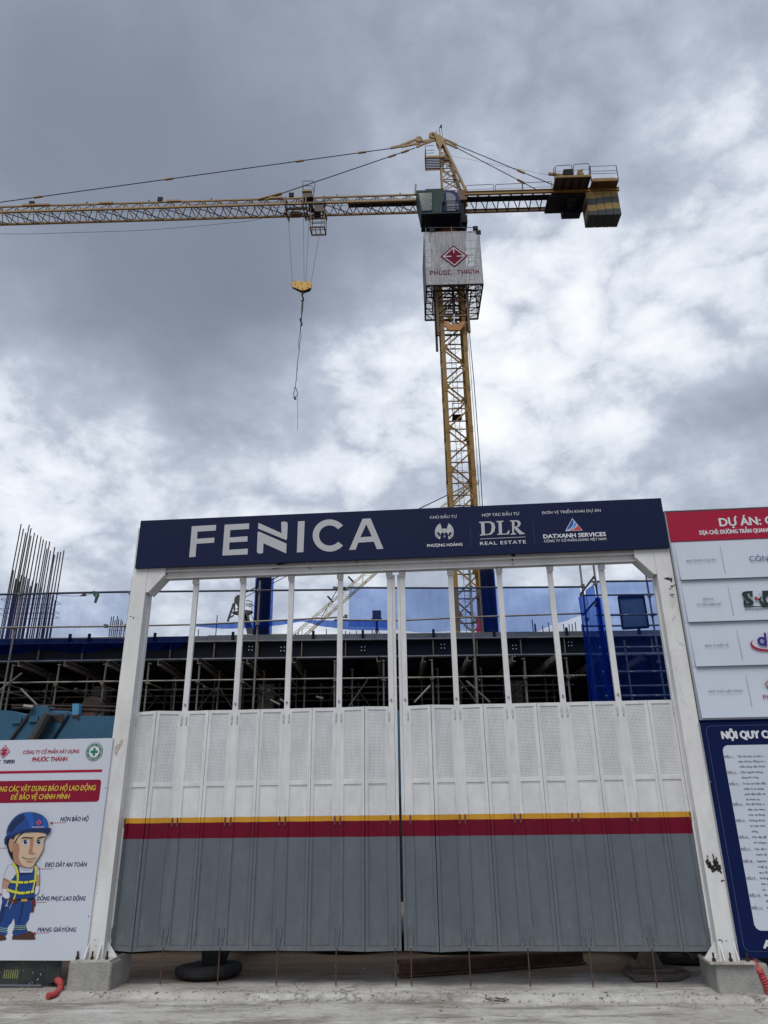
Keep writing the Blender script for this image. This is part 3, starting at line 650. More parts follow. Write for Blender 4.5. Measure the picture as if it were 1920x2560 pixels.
# ================================================================== company logo helper
def diamond(parent, cx, cz, w, h, v, m_, m_bg, step=.001):
    MB().poly(flat([(cx, cz + h / 2), (cx + w / 2, cz), (cx, cz - h / 2), (cx - w / 2, cz)], v)).build('emblem', m_, parent)
    MB().poly(flat([(cx, cz + h * .42), (cx + w * .42, cz), (cx, cz - h * .42), (cx - w * .42, cz)], v - step)).build('emblem', m_bg, parent)
    MB().poly(flat([(cx, cz + h * .36), (cx + w * .36, cz), (cx, cz - h * .36), (cx - w * .36, cz)], v - 2 * step)).build('emblem', m_, parent)
    b = MB()
    for pts in ([(-.02, .36), (.02, .36), (.02, .14), (-.02, .14)], [(-.36, .015), (-.10, .015), (-.10, -.03), (-.36, -.03)], [(.10, .015), (.36, .015), (.36, -.03), (.10, -.03)]):
        b.poly(flat([(cx + x * w, cz + z * h) for x, z in pts], v - 3 * step))
    b.build('emblem', m_bg, parent)
GLY = {'P': [((0, 0), (0, 1)), ((0, 1), (1, 1)), ((1, 1), (1, .45)), ((1, .45), (.3, .45))], 'H': [((0, 0), (0, 1)), ((1, 0), (1, 1)), ((0, .5), (1, .5))],
       'U': [((0, 1), (0, 0)), ((0, 0), (1, 0)), ((1, 0), (1, 1))], 'O': [((0, 0), (0, 1)), ((0, 1), (1, 1)), ((1, 1), (1, 0)), ((1, 0), (0, 0))],
       'C': [((1, 1), (0, 1)), ((0, 1), (0, 0)), ((0, 0), (1, 0))], 'T': [((0, 1), (1, 1)), ((.5, 1), (.5, 0))],
       'A': [((0, 0), (0, 1)), ((0, 1), (1, 1)), ((1, 1), (1, 0)), ((0, .45), (1, .45))], 'N': [((0, 0), (0, 1)), ((0, 1), (1, 1)), ((1, 1), (1, 0))], ' ': []}
def block_text(s, x0, x1, z0, h, v, m_, parent, w=None):
    n = len(s); adv = (x1 - x0) / n; b = MB(); w = w or h * .2
    for k, chh in enumerate(s):
        ox = x0 + k * adv
        for (a, c) in GLY[chh]:
            p = Vector((ox + adv * (.10 + .62 * a[0]), v, z0 + h * (.1 + .8 * a[1]))); q = Vector((ox + adv * (.10 + .62 * c[0]), v, z0 + h * (.1 + .8 * c[1])))
            d = (q - p).normalized() * w / 2; nn = Vector((-d.z, 0, d.x)); b.face([p - d - nn, q + d - nn, q + d + nn, p - d + nn])
    b.build('lettering', m_, parent)

# ================================================================== LEFT SAFETY POSTER
ps = gthing('safety_poster', 'white safety poster with cartoon worker in blue helmet left of the gate', 'poster')
PV = -.150
MB().box((-5.2, PV, .318), (-2.782, PV + .02, 2.268)).build('board', POSTERW, ps)
MB().box((-5.2, PV + .021, .330), (-2.80, PV + .045, .355)).box((-5.2, PV + .021, 2.20), (-2.80, PV + .045, 2.24)).build('backing_frame', GREYP, ps)
def q4(x, y): p = g(x * .33449, 1820 + y * .33449, PV); return (p.x, p.z)
LP = PV - .002
def t4(*a, **k): tb(*a, qq=q4, v=LP, **k)
t4('CÔNG TY CỔ PHẦN XÂY DỰNG', 170, 197, 592, 184, 27, ps, REDSIGN, bold=.022, shear=.15)
t4('PHƯỚC THÀNH', 238, 252, 502, 245, 33, ps, REDSIGN, bold=.03, shear=.15)
a = q4(-60, 333); b = q4(766, 305)
MB().poly(flat([(-3.95, a[1] + .012), (b[0], a[1] + .012), (b[0], a[1] - .012), (-3.95, a[1] - .012)], LP)).build('rule_line', REDSIGN, ps)
rx0, rx1 = -3.97, q4(750, 460)[0]; rz0, rz1 = q4(745, 550)[1], q4(745, 385)[1]; rd = .03
rp = []
for cx, cz, a0 in ((rx1 - rd, rz1 - rd, 0), (rx0 + rd, rz1 - rd, 90), (rx0 + rd, rz0 + rd, 180), (rx1 - rd, rz0 + rd, 270)):
    for k in range(7): aa = R(a0 + 15 * k); rp.append((cx + rd * math.cos(aa), cz + rd * math.sin(aa)))
MB().poly(flat(rp, LP)).build('title_band', MAROON, ps)
LP2 = LP - .0015
tb('SỬ DỤNG CÁC VẬT DỤNG BẢO HỘ LAO ĐỘNG', -115, 482, 716, 460, 40, ps, YEL, bold=.016, shear=.15, qq=q4, v=LP2)
tb('ĐỂ BẢO VỆ CHÍNH MÌNH', 80, 537, 520, 527, 38, ps, YEL, bold=.016, shear=.15, qq=q4, v=LP2)
for s, xa, ya, xb, yb in (('NÓN BẢO HỘ', 450, 697, 660, 694, ), ('ĐEO DÂY AN TOÀN', 336, 1037, 648, 1034), ('ĐỒNG PHỤC LAO ĐỘNG', 276, 1290, 638, 1287), ('MANG GIÀY/ỦNG', 280, 1522, 568, 1521)):
    tb(s, xa, ya, xb, yb, 33, ps, INKB, bold=.02, shear=.15, qq=q4, v=LP)
for pts in ([(385, 710), (495, 706)], [(285, 1053), (395, 1051)], [(235, 1304), (348, 1302)], [(255, 1533), (366, 1530)], [(-60, 897), (70, 898)]): stroke(pts, .0035, LP, q4).build('arrow', REDSIGN, ps)
for (x, y, s) in ((372, 710, -1), (276, 1052, -1), (226, 1304, -1), (246, 1533, -1), (84, 898, 1), (20, 1241, 1)):
    MB().poly(flat([q4(x, y), q4(x - s * 26, y - 12), q4(x - s * 20, y), q4(x - s * 26, y + 12)], LP - .006)).build('arrow', REDSIGN, ps)
# left logo and green safety roundel
lc = q4(33, 178); diamond(ps, lc[0], lc[1], .128, .135, LP, REDSIGN, POSTERW, .0008)
a = q4(-62, 268); b = q4(102, 268); block_text('PHUOC THANH', a[0] - .03, b[0] + .01, a[1], .036, LP, INKB, ps)
GRN = mat('green_print', (.012, .16, .10), .45)
def disc(cx, cz, r, v, m_, par, n=40, nm='emblem'): MB().poly(flat([(cx + r * math.cos(2 * math.pi * k / n), cz + r * math.sin(2 * math.pi * k / n)) for k in range(n)], v)).build(nm, m_, par)
rc = q4(705, 178); rr_ = (q4(768, 178)[0] - q4(640, 178)[0]) / 2
disc(rc[0], rc[1], rr_, LP, GRN, ps); disc(rc[0], rc[1], rr_ * .93, LP - .0008, OFFWHITE, ps); disc(rc[0], rc[1], rr_ * .88, LP - .0016, GRN, ps); disc(rc[0], rc[1], rr_ * .60, LP - .0024, OFFWHITE, ps)
cr2 = rr_ * .42; tw = rr_ * .14
MB().poly(flat([(rc[0] + x, rc[1] + z) for x, z in ((-tw, cr2), (tw, cr2), (tw, tw), (cr2, tw), (cr2, -tw), (tw, -tw), (tw, -cr2), (-tw, -cr2), (-tw, -tw), (-cr2, -tw), (-cr2, tw), (-tw, tw))], LP - .0032)).build('emblem', GRN, ps)
def arc_text(s, cx, cz, r, a0, a1, h, v, m_, par, flip=False):
    n = len(s)
    for k, chh in enumerate(s):
        if chh == ' ': continue
        a = R(a0 + (a1 - a0) * (k + .5) / n)
        o = text(chh, 0, h * .55, -h / 2, h, 0, m_, par, bold=.03)
        if o is None: continue
        rot = Matrix.Rotation((a - math.pi / 2) if not flip else (a + math.pi / 2), 4, 'Y').inverted()
        for q in o.data.vertices:
            p = q.co.copy(); p.x -= h * .275; p = rot @ p; q.co = Vector((cx + r * math.cos(a) + p.x, v, cz + r * math.sin(a) + p.z))
arc_text('AN TOÀN LÀ TRÊN HẾT', rc[0], rc[1], rr_ * .74, 205, -25, rr_ * .20, LP - .0032, OFFWHITE, ps)
arc_text('SAFETY FIRST', rc[0], rc[1], rr_ * .74, 222, 318, rr_ * .18, LP - .0032, OFFWHITE, ps, flip=True)
# ---- worker illustration (flat print)
def q6(x, y): p = g(x * .14463, 2040 + y * .14463, PV); return (p.x, p.z)
C_ = lambda n, c: mat('print_' + n, c, .5, var=.02)
SKIN, SKIN2, SKIN3 = C_('skin', (.55, .40, .28)), C_('skin_mid', (.36, .185, .11)), C_('skin_lip', (.42, .24, .16))
HB, HBD, HBL = C_('helmet', (.012, .055, .24)), C_('helmet_dark', (.006, .022, .085)), C_('helmet_light', (.015, .09, .38))
SUIT, SUITD = C_('suit_blue', (.008, .045, .20)), C_('suit_dark', (.005, .02, .09))
SHW, HAIR, VEST, BOOT, OUT, GLV = C_('shirt', (.50, .53, .60)), C_('hair', (.004, .005, .012)), C_('vest', (.55, .56, .06)), C_('boot', (.06, .025, .015)), C_('outline', (.006, .006, .012)), C_('glove', (.56, .58, .64))
LAY = [0]
def art(pts, m_, sm=True, n=4, nm='printed_worker', out=0):
    LAY[0] += 1; v = LP - .0005 - .00022 * LAY[0]
    pp = smooth_loop(pts, n) if sm else pts
    MB().poly(flat([q6(*p) for p in pp], v)).build(nm, m_, ps)
def line(pts, w=.0022, m_=None, sm=True):
    LAY[0] += 1; v = LP - .0005 - .00022 * LAY[0]
    pp = smooth_loop(pts, 4, False) if sm else pts
    stroke(pp, w, v, q6).build('printed_worker', m_ or OUT, ps)
# boots, trousers
art([(-70, 2060), (-20, 2000), (40, 2010), (95, 2080), (100, 2140), (-70, 2150)], BOOT); art([(212, 2130), (225, 2060), (300, 2040), (420, 2000), (520, 1990), (590, 2030), (602, 2090), (590, 2135), (215, 2135)], BOOT)
art([(40, 1480), (10, 1620), (-60, 1800), (-90, 1980), (50, 2060), (125, 2040), (130, 1930), (200, 1840), (240, 1770), (255, 1900), (215, 2030), (300, 2065), (400, 2030), (480, 2010), (450, 1880), (500, 1790), (520, 1680), (560, 1640), (590, 1400), (80, 1390)], SUIT)
art([(380, 1480), (420, 1500), (400, 1620), (360, 1800), (300, 1870), (350, 1700)], SUITD); art([(60, 1500), (90, 1620), (40, 1800), (0, 1850), (20, 1650)], SUITD)
for y0 in (1895, 1925, 1955):
    line([(245, y0), (350, y0 + 8), (455, y0 - 6)], .0055, C_('reflective', (.22, .38, .32)), False); line([(-60, y0 + 20), (30, y0 + 38), (130, y0 + 50)], .0055, C_('reflective', (.22, .38, .32)), False)
    line([(245, y0 + 14), (350, y0 + 22), (455, y0 + 8)], .003, OUT, False)
art([(560, 1420), (600, 1400), (625, 1545), (600, 1560), (585, 1660), (530, 1660), (560, 1560)], C_('pouch', (.07, .025, .02)), False)
art([(120, 1420), (300, 1420), (290, 1500), (240, 1520), (150, 1490)], C_('pouch', (.07, .025, .02)))
# torso
art([(170, 1090), (230, 830), (330, 800), (470, 900), (600, 830), (650, 900), (640, 1150), (610, 1400), (470, 1430), (300, 1425), (170, 1370), (140, 1260)], SUIT)
art([(350, 985), (560, 975), (560, 1010), (345, 1025)], SUITD, False)
art([(340, 870), (600, 850), (560, 975), (350, 978)], SHW, False)
line([(360, 940), (400, 905), (440, 950), (470, 925), (500, 950), (550, 905)], .002, None, False)
art([(300, 1425), (590, 1405), (590, 1440), (300, 1455)], OUT, False); art([(375, 1435), (480, 1430), (478, 1475), (372, 1478)], C_('buckle', (.5, .28, .06)), False)
# arms
art([(240, 820), (160, 850), (110, 940), (75, 1050), (110, 1110), (190, 1120), (280, 1010), (290, 900)], SHW)
art([(70, 1070), (180, 1120), (150, 1200), (130, 1280), (55, 1270), (55, 1150)], SKIN3); art([(55, 1265), (130, 1270), (175, 1360), (160, 1420), (90, 1420), (50, 1370)], GLV)
art([(640, 860), (680, 940), (690, 1010), (650, 1040), (640, 950)], SHW); art([(645, 1030), (690, 1020), (690, 1140), (670, 1215), (635, 1210)], SKIN3); art([(635, 1210), (680, 1215), (680, 1300), (620, 1365), (615, 1290)], GLV)
line([(240, 820), (160, 850), (110, 940), (75, 1050), (50, 1200), (50, 1370), (90, 1420)]); line([(650, 850), (685, 930), (692, 1140), (675, 1310), (620, 1362)])
line([(75, 1070), (130, 1118), (190, 1120), (280, 1010)])
# harness
for pts, w in (([(235, 815), (300, 920), (318, 1060), (315, 1120)], .021), ([(620, 860), (628, 960), (618, 1090)], .020), ([(190, 1130), (330, 1145), (500, 1140), (640, 1110)], .020), ([(310, 1150), (295, 1260), (270, 1350)], .018), ([(608, 1140), (580, 1280)], .014), ([(135, 1270), (260, 1310), (400, 1330), (600, 1300)], .022)):
    line(pts, w + .004, OUT); line(pts, w, VEST)
for x0, y0 in ((415, 1140), (500, 1135), (300, 1240), (440, 1320), (530, 1310)): art([(x0, y0 - 22), (x0 + 12, y0 - 22), (x0 + 12, y0 + 24), (x0, y0 + 24)], OUT, False)
line([(160, 1440), (140, 1510), (120, 1545)], .007, SHW, False); line([(100, 1560), (125, 1530), (150, 1560)], .006, SHW, False); line([(280, 1360), (250, 1440)], .013, VEST, False); line([(240, 1470), (180, 1600)], .0035, SHW, False)
# head
art([(130, 400), (140, 560), (190, 700), (265, 800), (300, 820), (300, 400)], HAIR)
art([(235, 480), (290, 340), (430, 285), (650, 280), (800, 310), (805, 360), (775, 430), (765, 560), (700, 690), (625, 800), (590, 870), (480, 890), (350, 855), (265, 800), (235, 640)], SKIN)
art([(235, 480), (260, 430), (330, 480), (355, 560), (340, 660), (350, 760), (400, 840), (480, 890), (350, 855), (265, 800), (235, 640)], SKIN2)
art([(540, 390), (600, 360), (590, 470), (580, 560), (575, 620), (625, 640), (600, 668), (520, 660), (505, 630), (530, 540)], SKIN2)
art([(455, 770), (540, 780), (600, 765), (570, 800), (500, 805)], SKIN2)
art([(165, 480), (190, 395), (235, 400), (250, 470), (230, 600), (205, 620), (175, 560)], SKIN3); line([(195, 440), (215, 480), (205, 560)], .003, SKIN2)
art([(270, 440), (350, 320), (430, 290), (340, 360), (300, 430), (262, 470)], HAIR)
for (ex, w) in ((455, 75), (685, 62)):
    art([(ex - w, 460), (ex - 30, 415), (ex + 30, 408), (ex + w - 5, 420), (ex + w - 15, 480), (ex, 500), (ex - 40, 488)], SHW)
    art([(ex + 33 * math.cos(t), 448 + 36 * math.sin(t)) for t in [2 * math.pi * k / 14 for k in range(14)]], HAIR); art([(ex + 12 + 9 * math.cos(t), 438 + 9 * math.sin(t)) for t in [2 * math.pi * k / 8 for k in range(8)]], SHW)
    line([(ex - w, 460), (ex - 30, 415), (ex + 30, 408), (ex + w - 5, 420)], .003)
art([(382, 392), (420, 365), (480, 362), (565, 372), (560, 388), (450, 380)], HAIR); art([(650, 395), (690, 365), (760, 352), (805, 350), (770, 368), (700, 385)], HAIR)
line([(395, 720), (420, 700)], .003); line([(400, 705), (460, 735), (570, 740), (640, 712)], .004); line([(805, 360), (775, 430), (765, 560), (700, 690), (625, 800)]); line([(265, 800), (350, 860), (480, 890), (590, 870), (625, 800)])
# helmet
art([(95, 485), (105, 365), (135, 330), (130, 280), (150, 200), (230, 70), (330, -20), (450, -60), (600, -62), (740, -15), (820, 60), (845, 130), (835, 210), (905, 215), (825, 340), (800, 290), (650, 275), (470, 285), (340, 305), (220, 380), (150, 400), (130, 480)], HB)
art([(100, 485), (108, 368), (300, 290), (480, 225), (700, 215), (905, 214), (825, 340), (800, 290), (650, 275), (470, 285), (340, 305), (220, 380), (150, 400), (130, 480)], HBD, n=3)
art([(160, 230), (240, 90), (340, 10), (440, -30), (430, 60), (330, 150), (220, 280)], HBD); art([(430, -40), (560, -55), (600, 60), (600, 190), (540, 200), (500, 60)], HBL); art([(740, 0), (810, 60), (835, 190), (770, 195), (760, 80)], HBL)
cx, cz = q6(690, 110); diamond(ps, cx, cz, .062, .058, LP - .0005 - .00022 * (LAY[0] + 2), REDSIGN, C_('badge', (.4, .3, .4)), .0003)
line([(572, 192), (780, 188)], .010, C_('badge', (.30, .2, .35)), False)
line([(130, 330), (150, 200), (230, 70), (330, -20), (450, -60), (600, -62), (740, -15), (820, 60), (845, 130), (835, 210)])
# mounting screws along the poster edge
for px, py in ((265, 1969), (243, 2200), (223, 2290)):
    c = g(px, py, PV); MB().tube([(c.x - .004, PV - .001, c.z), (c.x - .004, PV - .006, c.z)], .004, 6).build('screw', DKRUST, ps)

# ================================================================== fence under / behind the poster
fn = gthing('hoarding_fence', 'dark paint spattered sheet hoarding behind the safety poster', 'fence')
def splat():
    M = bpy.data.materials.new('spattered_sheet'); M.use_nodes = True; t = M.node_tree; b = t.nodes['Principled BSDF']; b.inputs['Roughness'].default_value = .55
    co = t.nodes.new('ShaderNodeTexCoord'); mp = t.nodes.new('ShaderNodeMapping'); mp.inputs['Scale'].default_value = (1, 1, .6); mp.inputs['Rotation'].default_value = (0, .5, 0); t.links.new(co.outputs['Object'], mp.inputs[0])
    n = t.nodes.new('ShaderNodeTexNoise'); n.inputs['Scale'].default_value = 62; n.inputs['Detail'].default_value = 3; t.links.new(mp.outputs[0], n.inputs[0])
    r = t.nodes.new('ShaderNodeMapRange'); r.inputs[1].default_value = .66; r.inputs[2].default_value = .70; t.links.new(n.outputs['Fac'], r.inputs[0])
    n2 = t.nodes.new('ShaderNodeTexNoise'); n2.inputs['Scale'].default_value = 5; t.links.new(co.outputs['Object'], n2.inputs[0])
    cr = t.nodes.new('ShaderNodeValToRGB'); t.links.new(n2.outputs['Fac'], cr.inputs[0]); e = cr.color_ramp.elements; e[0].position = .4; e[0].color = (.012, .018, .022, 1); e[1].position = .7; e[1].color = (.045, .05, .042, 1)
    mm = t.nodes.new('ShaderNodeMix'); mm.data_type = 'RGBA'; t.links.new(r.outputs[0], mm.inputs[0]); t.links.new(cr.outputs[0], mm.inputs[6]); mm.inputs[7].default_value = (.38, .40, .38, 1); t.links.new(mm.outputs[2], b.inputs['Base Color']); return M
SPL = splat()
xs = [-5.2, -4.6, -4.0, -3.405, -3.18, -3.03]
for k, (a, b) in enumerate(zip(xs, xs[1:])): MB().box((a + .004, -.098 + .004 * (k % 2), .112 if k < 4 else .14), (b - .002, -.090 + .004 * (k % 2), 2.18)).build('sheet', SPL, fn)
MB().box((-5.2, -.112, .108), (-3.19, -.10, .120)).build('bottom_rail', GREYP, fn)
YG = mat('faded_yellow_print', (.20, .21, .08), .6, var=.2, scale=20)
for k in range(7): MB().box((-3.57 + .021 * k, -.1015, .165), (-3.558 + .021 * k, -.0985, .235)).build('printed_stripe', YG, fn)
for k in range(2): MB().box((-2.965 + .03 * k, -.05, .20), (-2.945 + .03 * k, -.04, 2.2)).build('teal_sheet_edge', TEAL, fn)
# ---- red corrugated hoses
def hose(label, pts, r):
    pts = smooth_loop(pts, 10, False); L = [Vector(p) for p in pts]; dense = []
    for a, b in zip(L, L[1:]):
        n = max(1, int((b - a).length / .0045)); dense += [a.lerp(b, k / n) for k in range(n)]
    rad = [r * (1 + .10 * (1 if (k // 2) % 2 else -1)) for k in range(len(dense))]
    o = MB().tube(dense, rad, 12).build('drain_hose', LITRED, smooth=False)
    o.location = (0, 0, 0); tag(o, label, 'hose', 'red corrugated hoses'); return o
GM = Matrix.Translation((GO[0], GO[1], 0)) @ Matrix.Rotation(GA, 4, 'Z')
def gw(u, v, z): return tuple(GM @ Vector((u, v, z)))
def gp(px, py, v): q = g(px, py, v); return gw(q.x, q.y, q.z)
hose('red corrugated hose poking out of the spattered hoarding left of the footing', [gp(134, 2447, .10), gp(143, 2450, -.08), gp(151, 2458, -.16), gp(151, 2470, -.21), gp(143, 2481, -.27), gp(130, 2488, -.32), gp(118, 2491, -.36)], .026)
hose('red corrugated hose curving down beside the right concrete block', [gp(1835, 2392, .12), gp(1868, 2399, -.02), gp(1886, 2409, -.12), gp(1903, 2434, -.17), gp(1917, 2465, -.18), gp(1924, 2484, -.20), gp(1950, 2500, -.30)], .027)

# ================================================================== PROJECT INFORMATION BOARD
ib = gthing('project_info_board', 'tall project information board with crimson header and pale panels', 'sign')
IV = -.135
MB().box((3.035, IV, 2.325), (4.7, IV + .03, 4.483)).build('frame', PANELW, ib)
ANG = mat('grey_angle_trim', (.30, .31, .33), .45, .2)
MB().box((3.028, IV - .018, 2.325), (3.0345, IV + .03, 4.483)).box((3.028, IV - .018, 4.484), (4.7, IV + .03, 4.491)).build('edge_trim', ANG, ib)
MB().box((3.046, IV - .012, 4.142), (4.7, IV - .002, 4.474)).build('header_panel', REDSIGN, ib)
zz = [4.136, 3.716, 3.273, 2.829, 2.338]
for k in range(4):
    o = MB().prism([(3.046 + .03 * (k < 3), IV - .034, zz[k + 1]), (3.046 + .03 * (k < 3), IV - .002, zz[k + 1] + .03), (3.046 + .03 * (k < 3), IV - .002, zz[k] - .004), (3.046 + .03 * (k < 3), IV - .006, zz[k] - .004)], (1.62, 0, 0)); o.build('info_panel', PANELW, ib)
    if k < 3: MB().box((3.046, IV - .006, zz[k + 1]), (3.075, IV - .002, zz[k] - .004)).build('side_strip', PANELW, ib)
def qi(x, y, v=IV - .03): p = g(1640 + x * .2713, 1240 + y * .2713, v); return (p.x, p.z)
def ti(s, xa, ya, xb, yb, cp, m_, bold=0, v=IV - .0375): tb(s, xa, ya, xb, yb, cp, ib, m_, bold=bold, qq=qi, v=v)
ti('DỰ ÁN: C', 596, 274, 1090, 252, 76, OFFWHITE, .035, IV - .015)
ti('ĐỊA CHỈ: ĐƯỜNG TRẦN QUANG', 410, 352, 1060, 325, 38, OFFWHITE, .04, IV - .015)
ti('BAN QUẢN LÝ DỰ ÁN', 282, 607, 550, 601, 22, INKL)
ti('CÔNG', 862, 603, 1090, 596, 50, INKL)
ti('ĐƠN VỊ', 435, 962, 528, 960, 22, INKL); ti('TƯ VẤN GIÁM SÁT', 374, 1012, 605, 1008, 22, INKL)
ti('ĐƠN VỊ THIẾT KẾ', 452, 1389, 670, 1387, 22, INKL); ti('NHÀ THẦU LIÊN DANH', 484, 1812, 796, 1806, 22, INKL)
VI = IV - .038
for pts in ([(587, 462), (636, 713)], [(660, 838), (714, 1103)], [(740, 1236), (796, 1510)], [(824, 1650), (882, 1940)]): stroke(pts, .003, VI, qi).build('divider_line', INKL, ib)
DG = mat('dark_green_print', (.010, .028, .026), .45)
MB().poly(flat([qi(*p) for p in ((830, 878), (888, 876), (888, 930), (868, 926), (860, 905), (848, 900), (838, 912), (850, 935), (890, 965), (900, 985), (885, 1008), (862, 1014), (806, 1014), (802, 955), (822, 962), (835, 990), (852, 992), (854, 978), (800, 930), (786, 905), (800, 885))], VI)).build('emblem', DG, ib)
for pts in ([(930, 878), (975, 940), (962, 960), (1020, 1015), (975, 1015), (935, 950), (965, 935)], [(975, 875), (1090, 870), (1060, 900), (1000, 945), (1050, 1015), (1000, 1012), (978, 945)]):
    MB().poly(flat([qi(*p) for p in pts], VI)).build('emblem', DG, ib)
ti('&', 908, 962, 944, 960, 34, REDSIGN, .06, VI - .001)
stroke([(812, 1024), (1100, 1018)], .010, VI, qi).build('rule_line', DG, ib)
ti('KNOWLEDGE TO SUCCESS', 818, 1054, 1150, 1046, 13, DG, .02)
PUR = mat('violet_print', (.035, .012, .20), .45)
dc = qi(975, 1340); r0 = .045
ring_poly([(dc[0] + r0 * math.cos(2 * math.pi * k / 24), dc[1] + r0 * math.sin(2 * math.pi * k / 24)) for k in range(24)], [(dc[0] + .45 * r0 * math.cos(-2 * math.pi * k / 24), dc[1] + .45 * r0 * math.sin(-2 * math.pi * k / 24)) for k in range(24)], VI).build('emblem', PUR, ib)
stroke([(1000, 1262), (1010, 1385)], .022, VI - .0008, qi).build('emblem', PUR, ib); stroke([(1036, 1262), (1048, 1385)], .020, VI - .0008, qi).build('emblem', REDSIGN, ib)
sw = smooth_loop([(905, 1328), (868, 1350), (880, 1392), (940, 1424), (1040, 1434), (1120, 1425)], 6, False)
sw2 = smooth_loop([(1120, 1410), (1040, 1415), (950, 1405), (895, 1378), (882, 1350), (905, 1328)], 6, False)
MB().poly(flat([qi(*p) for p in sw + sw2[:-1]], VI)).build('emblem', REDSIGN, ib)
dcx = qi(1065, 1735); diamond(ib, dcx[0], dcx[1], .14, .13, VI, REDSIGN, PANELW, .0008)
a = qi(985, 1866); block_text('PHUOC THANH', a[0], a[0] + .42, a[1], .034, VI, REDSIGN, ib)

# ================================================================== SITE RULES BOARD
rb = gthing('site_rules_board', 'dark navy site rules board with pale text panel below the info board', 'sign')
RV = -.138
MB().box((3.022, RV, .350), (4.7, RV + .025, 2.300)).build('board', NAVY2, rb)
MB().box((3.012, RV - .012, .345), (3.0205, RV + .025, 2.30)).build('edge_trim', ANG, rb)
def rrect(x0, x1, z0, z1, r, v, m_, par, nm, n=6):
    P = []
    for cx, cz, a0 in ((x1 - r, z1 - r, 0), (x0 + r, z1 - r, 90), (x0 + r, z0 + r, 180), (x1 - r, z0 + r, 270)):
        for k in range(n + 1): a = R(a0 + 90 * k / n); P.append((cx + r * math.cos(a), cz + r * math.sin(a)))
    MB().poly(flat(P, v)).build(nm, m_, par)
    return P
THIN = mat('thin_pale_line', (.10, .13, .24), .5)
rrect(3.072, 4.66, .40, 2.268, .05, RV - .001, THIN, rb, 'border_line'); rrect(3.0745, 4.6575, .4025, 2.2655, .048, RV - .002, NAVY2, rb, 'border_fill')
rrect(3.193, 4.54, .556, 2.088, .055, RV - .003, PANELW, rb, 'text_panel', 8)
def q9(x, y): p = g(1500 + x * .3797, 1720 + y * .3797, RV); return (p.x, p.z)
tb('NỘI QUY CÔNG TRƯỜNG', 806, 332, 1520, 322, 50, rb, OFFWHITE, bold=.07, qq=q9, v=RV - .004)
tb('AN TOÀN', 1078, 1714, 1500, 1710, 54, rb, OFFWHITE, bold=.07, qq=q9, v=RV - .004)
rules = [('ĐIỀU 1:', 458, ['Tất cả nhân sự làm v', 'bảo hộ lao động và c', 'chất công việc được']), ('ĐIỀU 2:', 562, ['Cấm người không', 'đang thi công.']),
         ('ĐIỀU 3:', 637, ['Trước khi bắt đầu', 'thiết bị và dụng', 'phải đặt biển bá', 'và tránh xa.']), ('ĐIỀU 4:', 772, ['Khi đã được p', 'việc cho nhau', 'móc và đóng']),
         ('ĐIỀU 5:', 879, ['Không được', 'bị máy móc', 'công.']), ('ĐIỀU 6:', 988, ['Các dây gắ', 'thi công p']), ('ĐIỀU 7:', 1067, ['Các vật t', 'tránh cả']),
         ('ĐIỀU 8:', 1147, ['Nghiêm', 'hoặc g', 'quy địn']), ('ĐIỀU 9:', 1259, ['Không', 'làm v', 'án.']), ('ĐIỀU 10:', 1372, ['Phải', 'độ']), ('ĐIỀU 11:', 1454, ['Mọ', 'đ'])]
u_lab = q9(820, 458)[0]; u_txt = q9(904, 458)[0]
for lab, y, lines in rules:
    z = q9(850 + (y - 458) * .17, y)[1]
    o = text(lab, u_lab, 0, z, .0175, RV - .004, BLACKINK, rb, bold=.010, xs=1.02)
    w_ = .100
    MB().face(flat([(u_lab, z - .004), (u_lab + w_, z - .004), (u_lab + w_, z - .0052), (u_lab, z - .0052)], RV - .004)).build('underline', BLACKINK, rb)
    for k, s in enumerate(lines):
        text(s, u_txt + (.003 if k else 0) + (.012 if lab in ('ĐIỀU 10:', 'ĐIỀU 11:') else 0), 0, z - k * .0452, .0175, RV - .004, BLACKINK, rb, bold=.010, xs=1.15)
for px, py in ((1776, 1955), (1840, 2343)): c = g(px, py, RV); MB().tube([(c.x, RV - .001, c.z), (c.x, RV - .006, c.z)], .005, 6).build('screw', ANG, rb)

# ================================================================== BEHIND THE GATE : machine, tyre, pads, beam
def gnd(px, py, z=Z0):
    d = ray(px, py); t = (z - EYE) / d.z; p = Vector((0, 0, EYE)) + d * t; q = GM.inverted() @ p; return Vector((q.x, q.y, z))
mc = gthing('mobile_crane', 'teal mobile crane carrier with rusty patches parked behind the gate and poster', 'mobile crane')
TV = 2.3
top = [(-7.2, 2.86)] + [(g(x, y, TV).x, g(x, y, TV).z) for x, y in ((0, 1775), (30, 1777), (68, 1789), (84, 1766), (112, 1763), (124, 1784), (168, 1781), (172, 1789), (320, 1790))] + [(-.2, 2.78), (.6, 2.74), (.6, 1.15), (-7.2, 1.15)]
MB().prism([(x, TV, z) for x, z in top], (0, 1.1, 0)).build('boom_housing', TEAL, mc)
def tp(x, y, v=TV): p = g(x, y, v); return Vector((p.x, v, p.z))
for k, (a, b, w) in enumerate((((72, 1788), (22, 1856), .03), ((111, 1790), (68, 1856), .018), ((172, 1787), (128, 1856), .012))):
    MB().bar(tp(*a, TV - .015), tp(*b, TV - .015), w, .03).build('seam', DKRUST if k == 0 else GREEND, mc)
MB().tube([tp(122, 1784, TV - .10), tp(80, 1860, TV - .10)], .075, 10).build('hydraulic_ram', mat('grimy_ram', (.05, .05, .05), .5, .2), mc)
for (x0, y0, x1, y1) in ((31, 1794, 54, 1809), (73, 1791, 96, 1805)):
    MB().box(tp(x0, y0, TV - .03), tp(x1, y1, TV - .003)).build('cover_plate', TEAL, mc)
